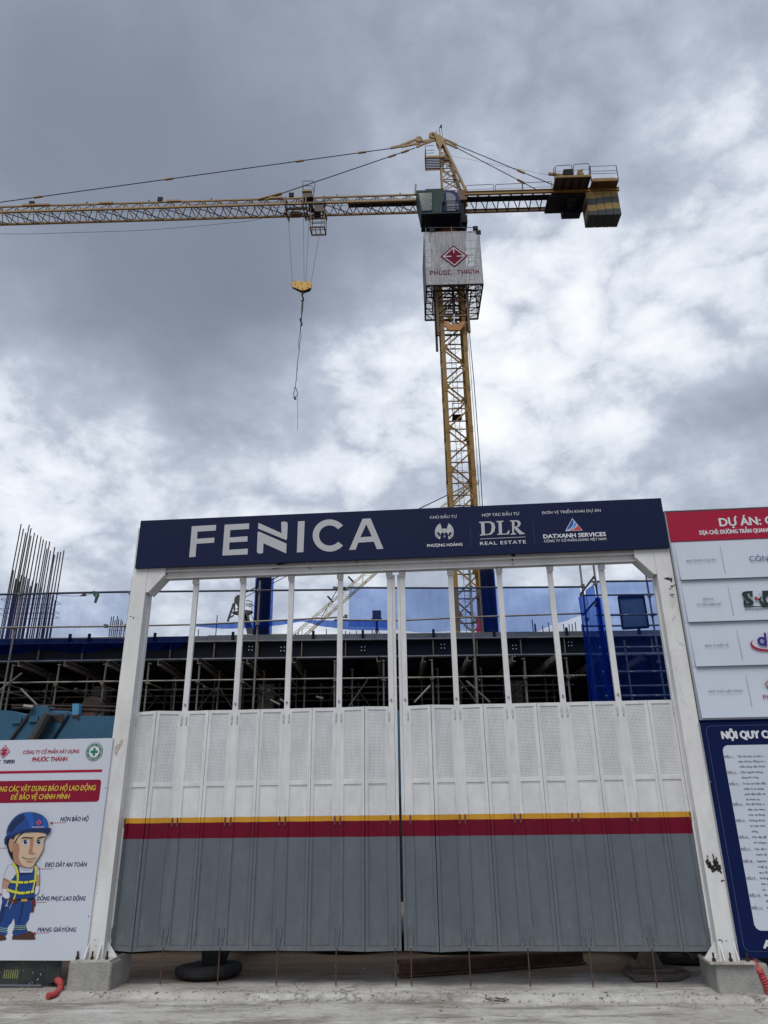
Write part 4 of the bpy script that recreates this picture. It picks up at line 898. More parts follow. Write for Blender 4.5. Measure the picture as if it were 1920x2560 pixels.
for pts in ([(130, 1787), (160, 1786), (159, 1799), (154, 1808), (145, 1802), (134, 1803), (129, 1797)], [(178, 1787), (198, 1788), (199, 1800), (190, 1794), (179, 1793)]):
    MB().prism([tp(x, y, TV - .012) for x, y in pts], (0, .006, 0)).build('rust_patch', DKRUST, mc)
MB().prism([tp(*p) for p in ((181, 1759), (198, 1759), (196, 1786), (180, 1789))], (0, .12, 0)).build('light_bracket', mat('bracket_blue', (.07, .24, .40), .5), mc)
c = tp(226, 1765, TV + .2); MB().tube([c, c + Vector((0, .12, 0))], .135, 20).build('sheave', DKRUST, mc)
MB().bar(tp(222, 1768, TV + .15), tp(222, 1800, TV + .15), .22, .1).build('sheave_bracket', RUST, mc)
for y0, y1 in ((1764, 1766), (1770, 1777)): MB().tube([tp(30, y0, TV + .1), tp(150, (y0 + y1) / 2, TV + .1), tp(330, y1 + 2, TV + .1)], .018, 6).build('hydraulic_pipe', DKRUST, mc)
MB().tube([tp(60, 1766, TV - .05), tp(84, 1769, TV - .05)], .03, 8).build('hydraulic_pipe', TUBE, mc)
DKM = mat('greasy_black_steel', (.018, .018, .02), .6, var=.4, scale=4)
MB().box((-6.6, 1.35, .62), (4.4, 3.6, 1.15)).box((-6.6, 1.6, 1.15), (4.4, 3.4, 1.7)).box((.4, 1.7, 1.7), (3.9, 3.3, 2.35)).build('carrier_chassis', DKM, mc)
MW = MB().tube([(0, 0, 0), (0, .04, 0), (0, .28, 0), (0, .32, 0)], [.42, .5, .5, .42], 24).mesh('wheel', [BLK])
for u in (-4.6, -3.2, -.65, .55, 1.0, 3.5):
    for v in (1.45, 3.2): link('wheel', MW, mc, (u, v, Z0 + .5))
# outrigger legs
MB().box((-1.86, .37, Z0 + .08), (-1.68, .53, .70)).box((-1.90, .5, .55), (-1.64, 1.5, .80)).prism([(-1.60, .45, .60), (-1.50, .45, .60), (-1.66, .45, .15), (-1.68, .45, .15)], (0, .01, 0)).build('outrigger_leg', DKM, mc)
pc = gnd(1625, 2437)
MB().box((pc.x - .11, pc.y + .02, Z0 + .06), (pc.x + .09, pc.y + .18, .72)).box((pc.x - .14, pc.y + .1, .55), (pc.x + .13, 1.6, .80)).build('outrigger_leg', DKM, mc)
MB().prism([(pc.x - .14, pc.y - .0, Z0 + .055), (pc.x + .14, pc.y - .0, Z0 + .055), (pc.x + .05, pc.y, Z0 + .25), (pc.x - .03, pc.y, Z0 + .26)], (0, .15, 0)).build('outrigger_foot', mat('muddy_foot', (.17, .135, .11), .95, var=.3, scale=20, bump=.5), mc)
MB().bar((pc.x + .24, pc.y + .15, .42), (pc.x + .42, pc.y + .05, .20), .05).bar((pc.x + .18, pc.y + .2, .15), (pc.x + .28, pc.y + .2, .45), .05).build('lock_pin_bracket', DKM, mc)
for k in range(3): MB().box((2.60, .95 + .3 * k, .12 + .06 * k), (3.9, 1.12 + .3 * k, .17 + .07 * k)).build('skid_bar', DKM, mc)
t = gthing('outrigger_pad', 'brown steel pad with cut corners under the outrigger leg beside the right footing', 'steel plate')
PADM = mat('muddy_plate', (.10, .075, .06), .8, var=.3, scale=9, dirt=(.2, .17, .14), dirt_amt=.6, dirt_scale=4, bump=.4)
base = [gnd(*p) for p in ((1558, 2434), (1587, 2455), (1698, 2453), (1728, 2440))]
bb_ = base + [Vector((base[3].x - .02, base[3].y + .32, Z0)), Vector((base[0].x + .06, base[0].y + .32, Z0))]
MB().prism([p + Vector((0, 0, .004)) for p in bb_], (0, 0, .022)).build('plate', PADM, t)
cc = sum((p for p in bb_), Vector()) / 6
MB().box((cc.x - .22, cc.y - .13, Z0 + .028), (cc.x + .18, cc.y + .16, Z0 + .052)).build('upper_plate', PADM, t)
ty = MB(); rr3 = random.Random(5); NR = 40; prof = [(.20, .02), (.27, .005), (.33, .02), (.352, .06), (.355, .11), (.345, .155), (.31, .175), (.25, .165), (.20, .15), (.19, .09)]
def tyre_pt(i, j):
    a = 2 * math.pi * i / NR; r, z = prof[j % len(prof)]; k = 1 + .05 * math.sin(2 * a + 1) + (.03 if (j in (3, 4, 5) and i % 2) else 0)
    zz = z * (1 + .18 * math.sin(a + 2.6))
    return (-1.79 + r * .84 * k * math.cos(a), .40 + r * .84 * k * math.sin(a), Z0 + zz * .58)
i0 = len(ty.v)
for i in range(NR):
    for j in range(len(prof)): ty.v.append(Vector(tyre_pt(i, j)))
n_ = len(prof)
for i in range(NR):
    for j in range(n_): ty.f.append([i * n_ + j, ((i + 1) % NR) * n_ + j, ((i + 1) % NR) * n_ + (j + 1) % n_, i * n_ + (j + 1) % n_]); ty.mi.append(0)
t = gthing('old_tyre', 'worn black tyre lying flat round the outrigger leg behind the left leaf', 'tyre')
ty.build('tyre_body', BLK, t, smooth=False)
MB().box((-1.98, .26, Z0 + .005), (-1.56, .64, Z0 + .085)).build('packing_block', DKM, t)
p0, p1 = gnd(1003, 2446), gnd(1466, 2411)
d = (p1 - p0).normalized(); nrm_ = Vector((-d.y, d.x, 0))
t = gthing('rusty_beam', 'long rusty brown steel beam lying on the slab behind the right leaf', 'steel beam')
mbx = MB().prism([p0 + Vector((0, 0, .004)), p0 + Vector((0, 0, .020)), p0 + nrm_ * .05 + Vector((0, 0, .020)), p0 + nrm_ * .05 + Vector((0, 0, .110)), p0 + Vector((0, 0, .110)), p0 + Vector((0, 0, .128)),
                  p0 + nrm_ * .13 + Vector((0, 0, .128)), p0 + nrm_ * .13 + Vector((0, 0, .11)), p0 + nrm_ * .07 + Vector((0, 0, .11)), p0 + nrm_ * .07 + Vector((0, 0, .02)), p0 + nrm_ * .13 + Vector((0, 0, .02)), p0 + nrm_ * .13 + Vector((0, 0, .004))], (p1 - p0))
mbx.build('beam_body', RUST, t)
# stray wire tangle on the road
rw = random.Random(12); c = gnd(1245, 2502, .066); P = []
for k in range(26):
    a = k * 1.1 + rw.uniform(-.5, .5); q = rw.uniform(.03, .11); P.append((c.x + q * math.cos(a) * 1.1, c.y + q * math.sin(a) * .9, .072 + rw.uniform(0, .012)))
o = MB().tube(smooth_loop(P, 4, False), .0018, 4).build('wire_tangle', DKRUST); o.matrix_world = GM; tag(o, 'small tangle of black wire lying on the pale road surface', 'wire')

# ================================================================== UNFINISHED BUILDING
bd = thing('unfinished_building', 'open steel framed deck of the building under construction behind the gate', 'building', (0, 20, 0))
DZ = 6.07; BX0, BX1 = -19, 17
def bbx(a, b): return MB().box((a[0], a[1] - 20, a[2]), (b[0], b[1] - 20, b[2]))
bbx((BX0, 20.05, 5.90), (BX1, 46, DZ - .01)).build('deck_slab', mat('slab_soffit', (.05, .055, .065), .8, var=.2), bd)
rb_ = random.Random(9); x = BX0
while x < BX1:
    L = rb_.uniform(1.9, 2.6); zt = DZ + rb_.uniform(-.012, .012)
    bbx((x + .008, 20.0 - rb_.uniform(0, .012), 5.925), (min(x + L, BX1) - .008, 20.048, zt)).build('edge_form', EDGE, bd); x += L
bbx((BX0, 19.93, 5.885), (BX1, 20.10, 5.915)).build('top_flange', BEAMF, bd)
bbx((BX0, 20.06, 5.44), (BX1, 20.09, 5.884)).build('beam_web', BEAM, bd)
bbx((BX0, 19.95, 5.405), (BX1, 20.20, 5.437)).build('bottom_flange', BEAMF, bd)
STF = mat('stiffener_brown', (.16, .12, .09), .6); x = -18.2
while x < BX1: bbx((x - .012, 19.975, 5.45), (x + .012, 20.055, 5.88)).build('stiffener', STF, bd); x += 1.22
HOL = mat('bolt_hole_daylight', (.55, .57, .6), .5)  # pale colour stands for daylight showing through the bolt holes
for px, py in ((627, 1621), (707, 1623), (908, 1622), (1107, 1616), (1286, 1618), (1425, 1610)):
    c = at(px, py, 20.05); b = MB()
    for dx in (-.045, .045):
        for dz in (-.05, .05): b.box((c.x + dx - .012, .02, c.z + dz - .012), (c.x + dx + .012, .055, c.z + dz + .012))
    b.build('bolt_hole_group', HOL, bd)
# vertical form clamps on the deck edge
for px in (175, 223, 387, 582, 783, 907, 1084, 1236, 1418, 1600):
    c = at(px, 1590, 19.95); bbx((c.x - .035, 19.93, 5.93), (c.x + .035, 19.99, DZ + .09)).build('edge_clamp', BEAM, bd)
# cross joists under the deck, seen from below
for k in range(14):
    x = -18 + k * 2.45
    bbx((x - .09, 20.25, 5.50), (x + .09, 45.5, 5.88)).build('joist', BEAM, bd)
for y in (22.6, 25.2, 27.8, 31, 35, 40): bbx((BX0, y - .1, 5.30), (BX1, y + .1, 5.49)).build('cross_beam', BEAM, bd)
for x in (-14.5, -9.3, -3.9, 4.15, 9.5, 14.5):
    for y in (24.0, 32.0, 40.0):
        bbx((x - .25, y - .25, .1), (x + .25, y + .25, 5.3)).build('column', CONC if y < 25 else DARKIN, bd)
bbx((BX0, 45.6, 0.05), (BX1, 45.9, 5.9)).build('rear_light_block', DARKIN, bd)  # rear and side walls added to keep sky light out of the hall
bbx((BX0 - .3, 20.3, 0.05), (BX0 - .02, 45.9, 5.9)).build('side_light_block', DARKIN, bd); bbx((BX1 + .02, 20.3, 0.05), (BX1 + .3, 45.9, 5.9)).build('side_light_block', DARKIN, bd)
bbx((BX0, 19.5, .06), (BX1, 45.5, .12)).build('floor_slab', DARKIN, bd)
# starter bars along the edge
rs = random.Random(4)
for px, py in [(740, 1583), (747, 1580), (783, 1577), (817, 1572), (865, 1577), (875, 1580), (890, 1577), (905, 1581), (930, 1572), (1331, 1549), (1336, 1559), (1339, 1560), (1357, 1564), (1372, 1556), (1409, 1560), (1421, 1561), (1429, 1560), (1437, 1555), (1453, 1561), (1457, 1561), (497, 1574), (543, 1538)]:
    p = at(px, py, 20.6); MB().tube([(p.x, .6, DZ - .02), (p.x + rs.uniform(-.02, .02), .6, p.z)], .014, 5).build('starter_bar', REBAR, bd)
# short steel channels standing proud of the deck edge over the scaffold
CH = mat('weathered_channel', (.12, .10, .085), .7, var=.25, scale=5, dirt=(.05, .03, .02), dirt_amt=.5)
for px, py in ((-62, 1638), (53, 1636), (168, 1634), (275, 1634), (401, 1634), (500, 1629), (622, 1634), (735, 1635), (946, 1628), (1060, 1626), (1172, 1629), (1284, 1631), (1391, 1634), (1500, 1634), (1610, 1634)):
    p = at(px, py, 18.9); z1 = 5.20 + rs.uniform(-.02, .04); z0 = z1 - .15; b = MB(); dx = rs.uniform(-.05, .05); Y1 = 3.0
    for (a0, a1, c0, c1) in ((-.05, .05, z1 - .02, z1), (-.05, .05, z0, z0 + .02), (-.05, -.03, z0 + .02, z1 - .02)):
        b.prism([(p.x + a0, -1.1, c0), (p.x + a1, -1.1, c0), (p.x + a1, -1.1, c1), (p.x + a0, -1.1, c1)], (dx, Y1, 0))
    b.build('needle_channel', CH, bd)
# things standing on the deck
t = thing('timber_stack', 'low reddish brown stack of formwork timber on the deck edge', 'timber', tuple(at(550, 1588, 20.5).to_tuple()[:2]) + (DZ,))
TMB = mat('formwork_timber', (.13, .055, .035), .8, var=.35, scale=5)
for k in range(5): MB().box((-.78 + .04 * k, .0 + .06 * k, .002 + .045 * (k // 2)), (.72 + .05 * (k % 3), .05 + .06 * k, .042 + .045 * (k // 2))).build('plank', TMB, t)

# ---- rebar cages
def cage(label, bars, Y, jitter, zbase, parent_mat, rad=.016, ties=(), wrap=None):
    p0 = at(*bars[len(bars) // 2], Y); t = thing('rebar_cage', label, 'rebar', (p0.x, Y, zbase)); rn = random.Random(len(label)); xs_ = []
    for (px, py) in bars:
        y = Y + rn.uniform(-jitter, jitter); p = at(px, py, y); xs_.append(p.x)
        bm_ = MB().tube([(p.x - p0.x, y - Y, 0), (p.x - p0.x + rn.uniform(-.02, .02), y - Y, p.z - zbase)], rad, 5); bm_.build('bar', parent_mat, t)
    x0, x1 = min(xs_) - p0.x, max(xs_) - p0.x
    for tz in ties:
        b = MB().tube([(x0, -jitter, tz), (x1, -jitter, tz), (x1, jitter, tz), (x0, jitter, tz), (x0, -jitter, tz)], .007, 4); b.build('stirrup', parent_mat, t)
    if wrap:
        b = MB(); z0, z1 = wrap
        def f(a, bb):
            w = 2 * math.pi * a; s = max(abs(math.cos(w)), abs(math.sin(w)))
            return ((x0 + x1) / 2 + ((x1 - x0) / 2 + .02) * math.cos(w) / s * (1 + .02 * math.sin(9 * w + 4 * bb)), (jitter + .05) * math.sin(w) / s, z0 + (z1 - z0) * bb + (.12 * math.sin(3 * w) if bb > .95 else 0))
        b.grid(f, 40, 8); b.build('net_wrap', NETP, t)
    return t
z3 = lambda x, y: (x * .28933, 1280 + y * .28933)
A1 = [(182, 105), (200, 145), (225, 180), (250, 110), (267, 140), (270, 205), (295, 180), (322, 200), (320, 235), (354, 212), (375, 237), (400, 250), (432, 255), (405, 315), (440, 335), (468, 305), (498, 345), (475, 370), (528, 345), (557, 332), (288, 240), (230, 200),
      (122, 505), (143, 575), (188, 545), (243, 575), (280, 590), (316, 615), (348, 650), (385, 700), (455, 720), (478, 765), (430, 700), (215, 560), (165, 600), (262, 640)]
cage('tall fan of bare rebar rising from the deck left of the gate', [z3(*p) for p in A1], 21.8, .35, DZ, REBAR, .019, (1.1, 1.25, 1.55))
A2 = [(965, 905), (980, 900), (995, 935), (1012, 900), (1030, 925), (1045, 928), (1062, 945), (1080, 965), (1095, 970), (1020, 960)]
cage('short bunch of rebar beside the left gate post', [z3(*p) for p in A2], 24.5, .3, DZ, REBAR, .017, (1.3,))
rn = random.Random(21)
cage('dense blue netted rebar column behind the left leaf', [(648 + 33 * k / 21 + rn.uniform(-1, 1), 1362 + rn.uniform(-4, 4)) for k in range(22)], 23.0, .22, DZ, REBAR, .024, (.8, 1.3, 1.8, 2.3, 2.8), (.55, 2.62))
cage('dense blue netted rebar column beside the crane mast', [(1196 + 32 * k / 17 + rn.uniform(-1, 1), 1350 + rn.uniform(-4, 4)) for k in range(18)], 23.0, .22, DZ, REBAR, .026, (.8, 1.3, 1.8, 2.3, 2.8), (.1, 2.75))
o = MB().poly([Vector(at(x, y, 22.2)) for x, y in ((1197, 1541), (1202, 1560), (1201, 1592), (1189, 1594), (1191, 1566))]).build('red_flag', mat('red_cloth', (.55, .02, .03), .7)); tag(o, 'small red cloth hanging at the foot of the crane mast', 'flag')
fl = at(942, 1545, 21); t = thing('flood_light', 'small floodlight with square back on a tripod on the deck', 'floodlight', (fl.x, 21, DZ))
BK = mat('black_casing', (.012, .02, .05), .5)
MB().box((-.13, -.05, fl.z - DZ - .02), (.13, .03, fl.z - DZ + .22)).build('lamp_head', BK, t); MB().box((-.16, -.06, fl.z - DZ - .04), (.16, .04, fl.z - DZ - .02)).build('yoke', BK, t)
MB().tube([(0, 0, 0), (0, 0, fl.z - DZ - .03)], .03, 6).tube([(0, 0, .45), (.15, 0, 0)], .012, 5).tube([(0, 0, .45), (-.13, 0, 0)], .012, 5).build('stand', BK, t)

# ================================================================== SCAFFOLD
sc = thing('tube_scaffold', 'galvanised tube scaffold standing under the deck edge with guard rails above', 'scaffold', (0, 19.4, 0))
def stube(name, a, b, r, m_=TUBE, par=sc): return MB().tube([Vector(a) - Vector((0, 19.4, 0)), Vector(b) - Vector((0, 19.4, 0))], r, 7).build(name, m_, par)
MCP = MB().box((-.045, -.045, -.04), (.045, .045, .04)).tube([(0, -.07, .02), (0, .07, .02)], .012, 5).mesh('coupler', [TUBE])
rs = random.Random(31); SX = [-16.2 + 1.24 * k for k in range(18)]
for r_, Y in enumerate((19.4, 20.75, 22.1, 23.4)):
    for k, x in enumerate(SX):
        if x > 5.0 and r_ == 0: continue
        xj = x + rs.uniform(-.06, .06) + (0, .3, -.12, .45)[r_]
        stube('standard', (xj, Y, .1), (xj + rs.uniform(-.03, .03), Y, 5.22 if r_ < 2 else 5.28), .026)
        MB().tube([Vector((xj, Y - 19.4, 5.18)), Vector((xj, Y - 19.4, 5.205))], .06, 6).build('head_plate', TUBE, sc)
        for z in (4.70, 3.2):
            link('coupler', MCP, sc, (xj, Y - 19.4 - .04, z))
    for z in (4.72, 3.22, 1.75): stube('ledger', (-16.6, Y - .05, z + rs.uniform(-.02, .02)), (5.3, Y - .05, z + rs.uniform(-.03, .03)), .024)
for x in SX[::1]: stube('transom', (x + .05, 19.2, 4.66 + rs.uniform(-.05, .05)), (x + .15, 22.2, 4.66), .022)
for (a, b) in (((-3, 1728), (55, 1683)), ((52, 1722), (95, 1765)), ((1036, 1756), (1076, 1714)), ((1166, 1702), (1225, 1756)), ((676, 1750), (700, 1762)), ((808, 1746), (790, 1742)), ((700, 1748), (722, 1762))):
    A_, B_ = at(*a, 19.2), at(*b, 19.2); stube('brace', A_, B_, .028)
for k in range(9):
    x = -15.5 + 2.3 * k + rs.uniform(-.3, .3); y = rs.choice((20.6, 21.9, 23.2)); sg_ = rs.choice((-1, 1))
    stube('brace', (x, y, 3.3), (x + sg_ * 1.15, y, 4.9), .024)
for k in range(12):
    x = -15 + 1.7 * k; stube('transom', (x, 19.3, 4.50 + rs.uniform(-.1, .1)), (x + rs.uniform(-.5, .5), 23.4, 4.5), .022)
# guard rails and their posts
def rail(pts, Y, r=.026, m_=TUBE, nm='guard_rail'):
    P = [at(px, py, Y) for px, py in pts]; P = [Vector((p.x, Y, p.z)) - Vector((0, 19.4, 0)) for p in P]; MB().tube(P, r, 7).build(nm, m_, sc)
rail([(-120, 1487), (0, 1486), (330, 1479)], 19.0, .030, TUBEN); rail([(300, 1480), (480, 1478), (866, 1474)], 18.95, .028, TUBEN); rail([(832, 1469), (1100, 1470), (1462, 1467)], 18.9, .028, TUBEN)
rail([(-120, 1570), (275, 1566), (500, 1561), (868, 1542)], 18.9, .024); rail([(836, 1550), (1000, 1551), (1200, 1542), (1468, 1533)], 18.95, .024)
for px, py, Y in ((61, 1442, 19.0), (333, 1441, 19.0), (650, 1452, 18.9), (1174, 1420, 18.9), (1449, 1410, 18.9)):
    p = at(px, py, Y); stube('post', (p.x, Y, .1), (p.x, Y, p.z), .027)
    for q in (7.05, 6.12): link('coupler', MCP, sc, (p.x, Y - 19.4 - .05, q))
for px, py in ((266, 1566), (865, 1542), (838, 1472), (868, 1473)): p = at(px, py, 18.9); link('coupler', MCP, sc, (p.x, -.55, p.z))
# ---- nets
def net(label, topc, botc, Y, m_, cat='net', nu=80, nv=10, fold=.05, group=None):
    def interp(c, t):
        x0, x1 = c[0][0], c[-1][0]; x = x0 + (x1 - x0) * t
        for a, b in zip(c, c[1:]):
            if x <= b[0] + 1e-6: s = (x - a[0]) / (b[0] - a[0] + 1e-9); s = s * s * (3 - 2 * s) * .5 + s * .5; return x, a[1] + (b[1] - a[1]) * s
        return c[-1]
    b = MB()
    def f(u, v):
        tx, ty_ = interp(topc, u); bx, by = interp(botc, u); x = tx + (bx - tx) * v; y = ty_ + (by - ty_) * v
        yy = Y + fold * math.sin(u * 46 + 3 * v) * v + fold * .6 * math.sin(u * 101 + 5 * v)
        return at(x, y, yy)
    b.grid(f, nu, nv); o = b.build('safety_net', m_, smooth=True); tag(o, label, cat, group); return o
net('thin blue net hung along the guard rails left of the gate', [(-120, 1489), (330, 1481)], [(-120, 1600), (330, 1590)], 19.1, NETL)
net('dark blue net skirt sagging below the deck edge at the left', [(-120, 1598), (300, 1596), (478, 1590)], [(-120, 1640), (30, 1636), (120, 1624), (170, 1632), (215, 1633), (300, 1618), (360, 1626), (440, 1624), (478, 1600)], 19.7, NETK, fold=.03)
net('narrow blue net sagging between the lower guard rail and the deck', [(485, 1561), (600, 1558), (757, 1550), (870, 1551), (970, 1553)], [(485, 1566), (560, 1572), (640, 1570), (690, 1564), (757, 1554), (810, 1567), (880, 1575), (970, 1576)], 19.1, NETD, fold=.04)
net('blue net hung between the two guard rails right of the gate centre', [(872, 1471), (1100, 1472), (1450, 1469)], [(872, 1566), (940, 1568), (1060, 1582), (1140, 1577), (1330, 1582), (1400, 1556), (1462, 1536)], 19.05, NETB)
for k, (a, b) in enumerate((((975, 1560), (1140, 1584)), ((1140, 1586), (975, 1554)))):
    pass
# ---- netted scaffold tower at the right
ns = thing('netted_scaffold', 'scaffold bay wrapped in deep blue safety net right of the deck', 'scaffold', (6.3, 18.3, 0))
def nt_(name, a, b, r=.027, m_=TUBE):
    o_ = Vector((6.3, 18.3, 0)); return MB().tube([Vector(a) - o_, Vector(b) - o_], r, 7).build(name, m_, ns)
YF, YB = 17.5, 19.0
pf_ = at(1487, 1453, YF); pr_ = at(1762, 1450, YF); xL, xR = pf_.x, pr_.x + 2.5
for px, py, Y, ytop in ((1483, 1408, YF, None), (1612, 1420, YB, None), (1640, 1440, YF, None), (1560, 1600, YB, None)):
    p = at(px, py, Y); nt_('standard', (p.x, Y, .1), (p.x, Y, p.z))
for y in (1454, 1538, 1619, 1680, 1740): z = at(1560, y, YF).z; nt_('ledger', (xL - .1, YF - .04, z), (xR, YF - .04, z))
for y in (1487, 1564, 1590, 1637, 1715): z = at(1560, y, YB).z; nt_('ledger', (xL, YB, z), (xR, YB, z))
for z in (6.88, 6.3, 5.4, 4.5): nt_('transom', (xL - .02, YF - .1, z), (xL + .05, YB + .1, z))
p = at(1638, 1482, YB); nt_('transom', (p.x, YB, p.z), (p.x + .7, YF, p.z + .1))
for px, py, Y in ((1487, 1460, YF), (1489, 1514, YF), (1500, 1570, YF), (1622, 1490, YB), (1630, 1538, YB), (1645, 1655, YB)):
    p = at(px, py, Y); link('coupler', MCP, ns, (p.x - 6.3, Y - 18.3 - .05, p.z))
# hanging window-like sheet
S_ = [at(*p, 18.3) for p in ((1545, 1493), (1608, 1490), (1621, 1568), (1556, 1572))]
o = MB().prism(S_, (0, .04, 0)).build('hanging_sheet', mat('blue_grey_sheet', (.06, .10, .15), .5, var=.15, scale=3)); tag(o, 'dark rectangular framed sheet hanging inside the blue netted scaffold', 'panel')
for a, b in zip(S_, S_[1:] + S_[:1]): 
    f_ = MB().bar(a - Vector((0, .02, 0)), b - Vector((0, .02, 0)), .03, .06).build('sheet_frame', BEAM, None); f_.parent = o
# nets of the tower
zNT = at(1560, 1454, YF).z + .02
o = MB().grid(lambda u, v: (xL - .03 + (xR - xL) * u, YF - .09 + .03 * math.sin(u * 60 + v * 2), zNT - 4.9 * v - .02 * math.sin(u * 23) ** 2 * (1 - v)), 120, 20).build('safety_net', NETB, smooth=True); tag(o, 'front blue net over the right scaffold bay', 'net', None)
o = MB().grid(lambda u, v: (xL - .06 + .05 * math.sin(u * 14 + v * 5) + .12 * v * math.sin(u * 9), YF - .05 + (YB + .15 - YF) * u, zNT - 6.1 * v - .1 * math.sin(u * 3.1) * (1 - v)), 40, 30).build('safety_net', NETD, smooth=True); tag(o, 'bunched deep blue net on the left side of the right scaffold bay', 'net', None)
o = MB().grid(lambda u, v: (xL - .1 + (.12 + .75 * v * v) * u + .03 * math.sin(u * 20), YF - .16 + .05 * math.sin(u * 17 + v * 6), 6.3 - 5.2 * v), 24, 30).build('safety_net', NETD, smooth=True); tag(o, 'loose blue net falling in folds at the scaffold corner', 'net', None)

# ================================================================== TOWER CRANE
tc_ = thing('tower_crane', 'yellow hammerhead tower crane towering behind the gate with a mesh company sign', 'tower crane', (CO[0], CO[1], Z0), CA)
o3 = Vector((0, 0, Z0))
class KB(MB):          # crane coordinates: heights above world zero
    def build(s, name, mats, parent=None, smooth=False, **p):
        for v in s.v: v.z -= Z0
        return MB.build(s, name, mats, parent or tc_, smooth, **p)
# mast
MWD, LGW = .9, .27; SH = 3.15; ztop = 34.0; nsec = 11
def msec_meshes():
    legs = MB()
    sx, sy = -1, -1
    x0 = sx * MWD; y0 = sy * MWD; legs.box((x0, y0, 0), (x0 - sx * LGW, y0 - sy * .045, SH - .004)); legs.box((x0, y0 - sy * .045, 0), (x0 - sx * .045, y0 - sy * LGW, SH - .004))
    for z in (.0, SH - .24): legs.box((x0 + sx * .03, y0 + sy * .012, z + .01), (x0 - sx * (LGW + .03), y0, z + .23)); legs.box((x0 + sx * .03, y0 - sy * .10, z + .05), (x0, y0 - sy * .2, z + .20))
    legm = legs.mesh('mast_leg', [CRY])
    h = MWD - .12; inn = MWD - .03
    dg = MB().bar((-h, -inn, .05), (h, -inn, SH / 2), .10, .08).mesh('diagonal_brace', [CRY]); dg2 = MB().bar((h, -inn, SH / 2), (-h, -inn, SH - .05), .10, .08).mesh('diagonal_brace', [CRY])
    hz = MB().bar((-h, -inn + .02, SH / 2 + .0), (h, -inn + .02, SH / 2), .07, .06).mesh('horizontal_brace', [CRO])
    hz2 = MB().bar((-h, -inn + .02, .02), (h, -inn + .02, .02), .07, .06).mesh('horizontal_brace', [CRY])
    gp = MB().prism([(-MWD + LGW - .01, -MWD + .012, .02), (-MWD + LGW + .22, -MWD + .012, .08), (-MWD + LGW - .01, -MWD + .012, .42)], (0, .02, 0)).mesh('gusset_plate', [CRY]); gp2 = MB().prism([(MWD - LGW + .01, -MWD + .012, SH / 2 - .22), (MWD - LGW - .2, -MWD + .012, SH / 2 - .02), (MWD - LGW + .01, -MWD + .012, SH / 2 + .22)], (0, .02, 0)).mesh('gusset_plate', [CRY])
    ld = MB()
    for x in (-.16, .16): ld.bar((x, .28, 0), (x, .28, SH - .02), .03)
    for k in range(9): ld.tube([(-.16, .28, .2 + .35 * k), (.16, .28, .2 + .35 * k)], .012, 4)
    for k in range(4):
        z = .4 + .78 * k; ld.tube([(.34 * math.cos(a), .28 - .34 + .34 * math.sin(a), z) for a in [R(100 + 340 * j / 14) for j in range(15)]], .012, 4)
    return legm, dg, dg2, hz, hz2, gp, ld.mesh('ladder', [CRD]), gp2
MS = msec_meshes()
zs0 = 21.292 + .05 - 7 * SH + .0
kk = 0; z = 21.35
while z - SH > -2: z -= SH
while z < 37.5:
    zb = z
    sec = bpy.data.objects.new('mast_section', None); COL.objects.link(sec); sec.parent = tc_; sec.location = (0, 0, zb - Z0)
    flipx = 1
    for q in range(4):
        for me in MS[1:5]:
            link(me.name.split('.')[0], me, sec, rot=(0, 0, q * math.pi / 2))
        link('gusset_plate', MS[5], sec, rot=(0, 0, q * math.pi / 2)); link('gusset_plate', MS[7], sec, rot=(0, 0, q * math.pi / 2)); link('mast_leg', MS[0], sec, rot=(0, 0, q * math.pi / 2))
    link('ladder', MS[6], sec)
    z += SH
# rest landing inside the mast
p = c3(1142, 1045, .2); KB().box((-.33, -.2, p.z), (.33, .55, p.z + .06)).box((-.33, -.2, p.z), (-.29, -.16, p.z + 1.0)).box((.29, -.2, p.z), (.33, -.16, p.z + 1.0)).box((-.33, -.2, p.z + .9), (.33, -.16, p.z + .94)).build('rest_landing', CRD)
# power cable running down the right side
KB().tube([(1.05, -.95, 34.3), (1.16, -.98, 28), (1.20, -.95, 22), (1.10, -.9, 14), (1.05, -.9, 3)], .028, 5).build('power_cable', CRD)
KB().tube([(1.02, -.6, 34.3), (1.06, -.6, 24), (1.02, -.6, 3)], .018, 5).build('power_cable', CRD)
# climbing frame (outer sleeve)
OB = 1.16; b = KB()
for sx in (-1, 1):
    for sy in (-1, 1): b.box((sx * OB, sy * OB, 32.0), (sx * (OB - .17), sy * (OB - .17), 40.2))
b.build('climbing_frame', CRO)
for zz_ in (33.4, 34.7, 36.0, 37.4, 38.8, 40.1):
    for q in range(4):
        a = q * math.pi / 2; ca, sa = math.cos(a), math.sin(a)
        def rr4(p): return (p[0] * ca - p[1] * sa, p[0] * sa + p[1] * ca, p[2])
        KB().bar(rr4((-OB, -OB + .05, zz_)), rr4((OB, -OB + .05, zz_)), .11, .12).build('frame_rail', CRO)
        KB().bar(rr4((-OB + .1, -OB + .06, zz_ + .1)), rr4((0, -OB + .06, zz_ + 1.2)), .07).bar(rr4((OB - .1, -OB + .06, zz_ + .1)), rr4((0, -OB + .06, zz_ + 1.2)), .07).build('frame_brace', CRD)
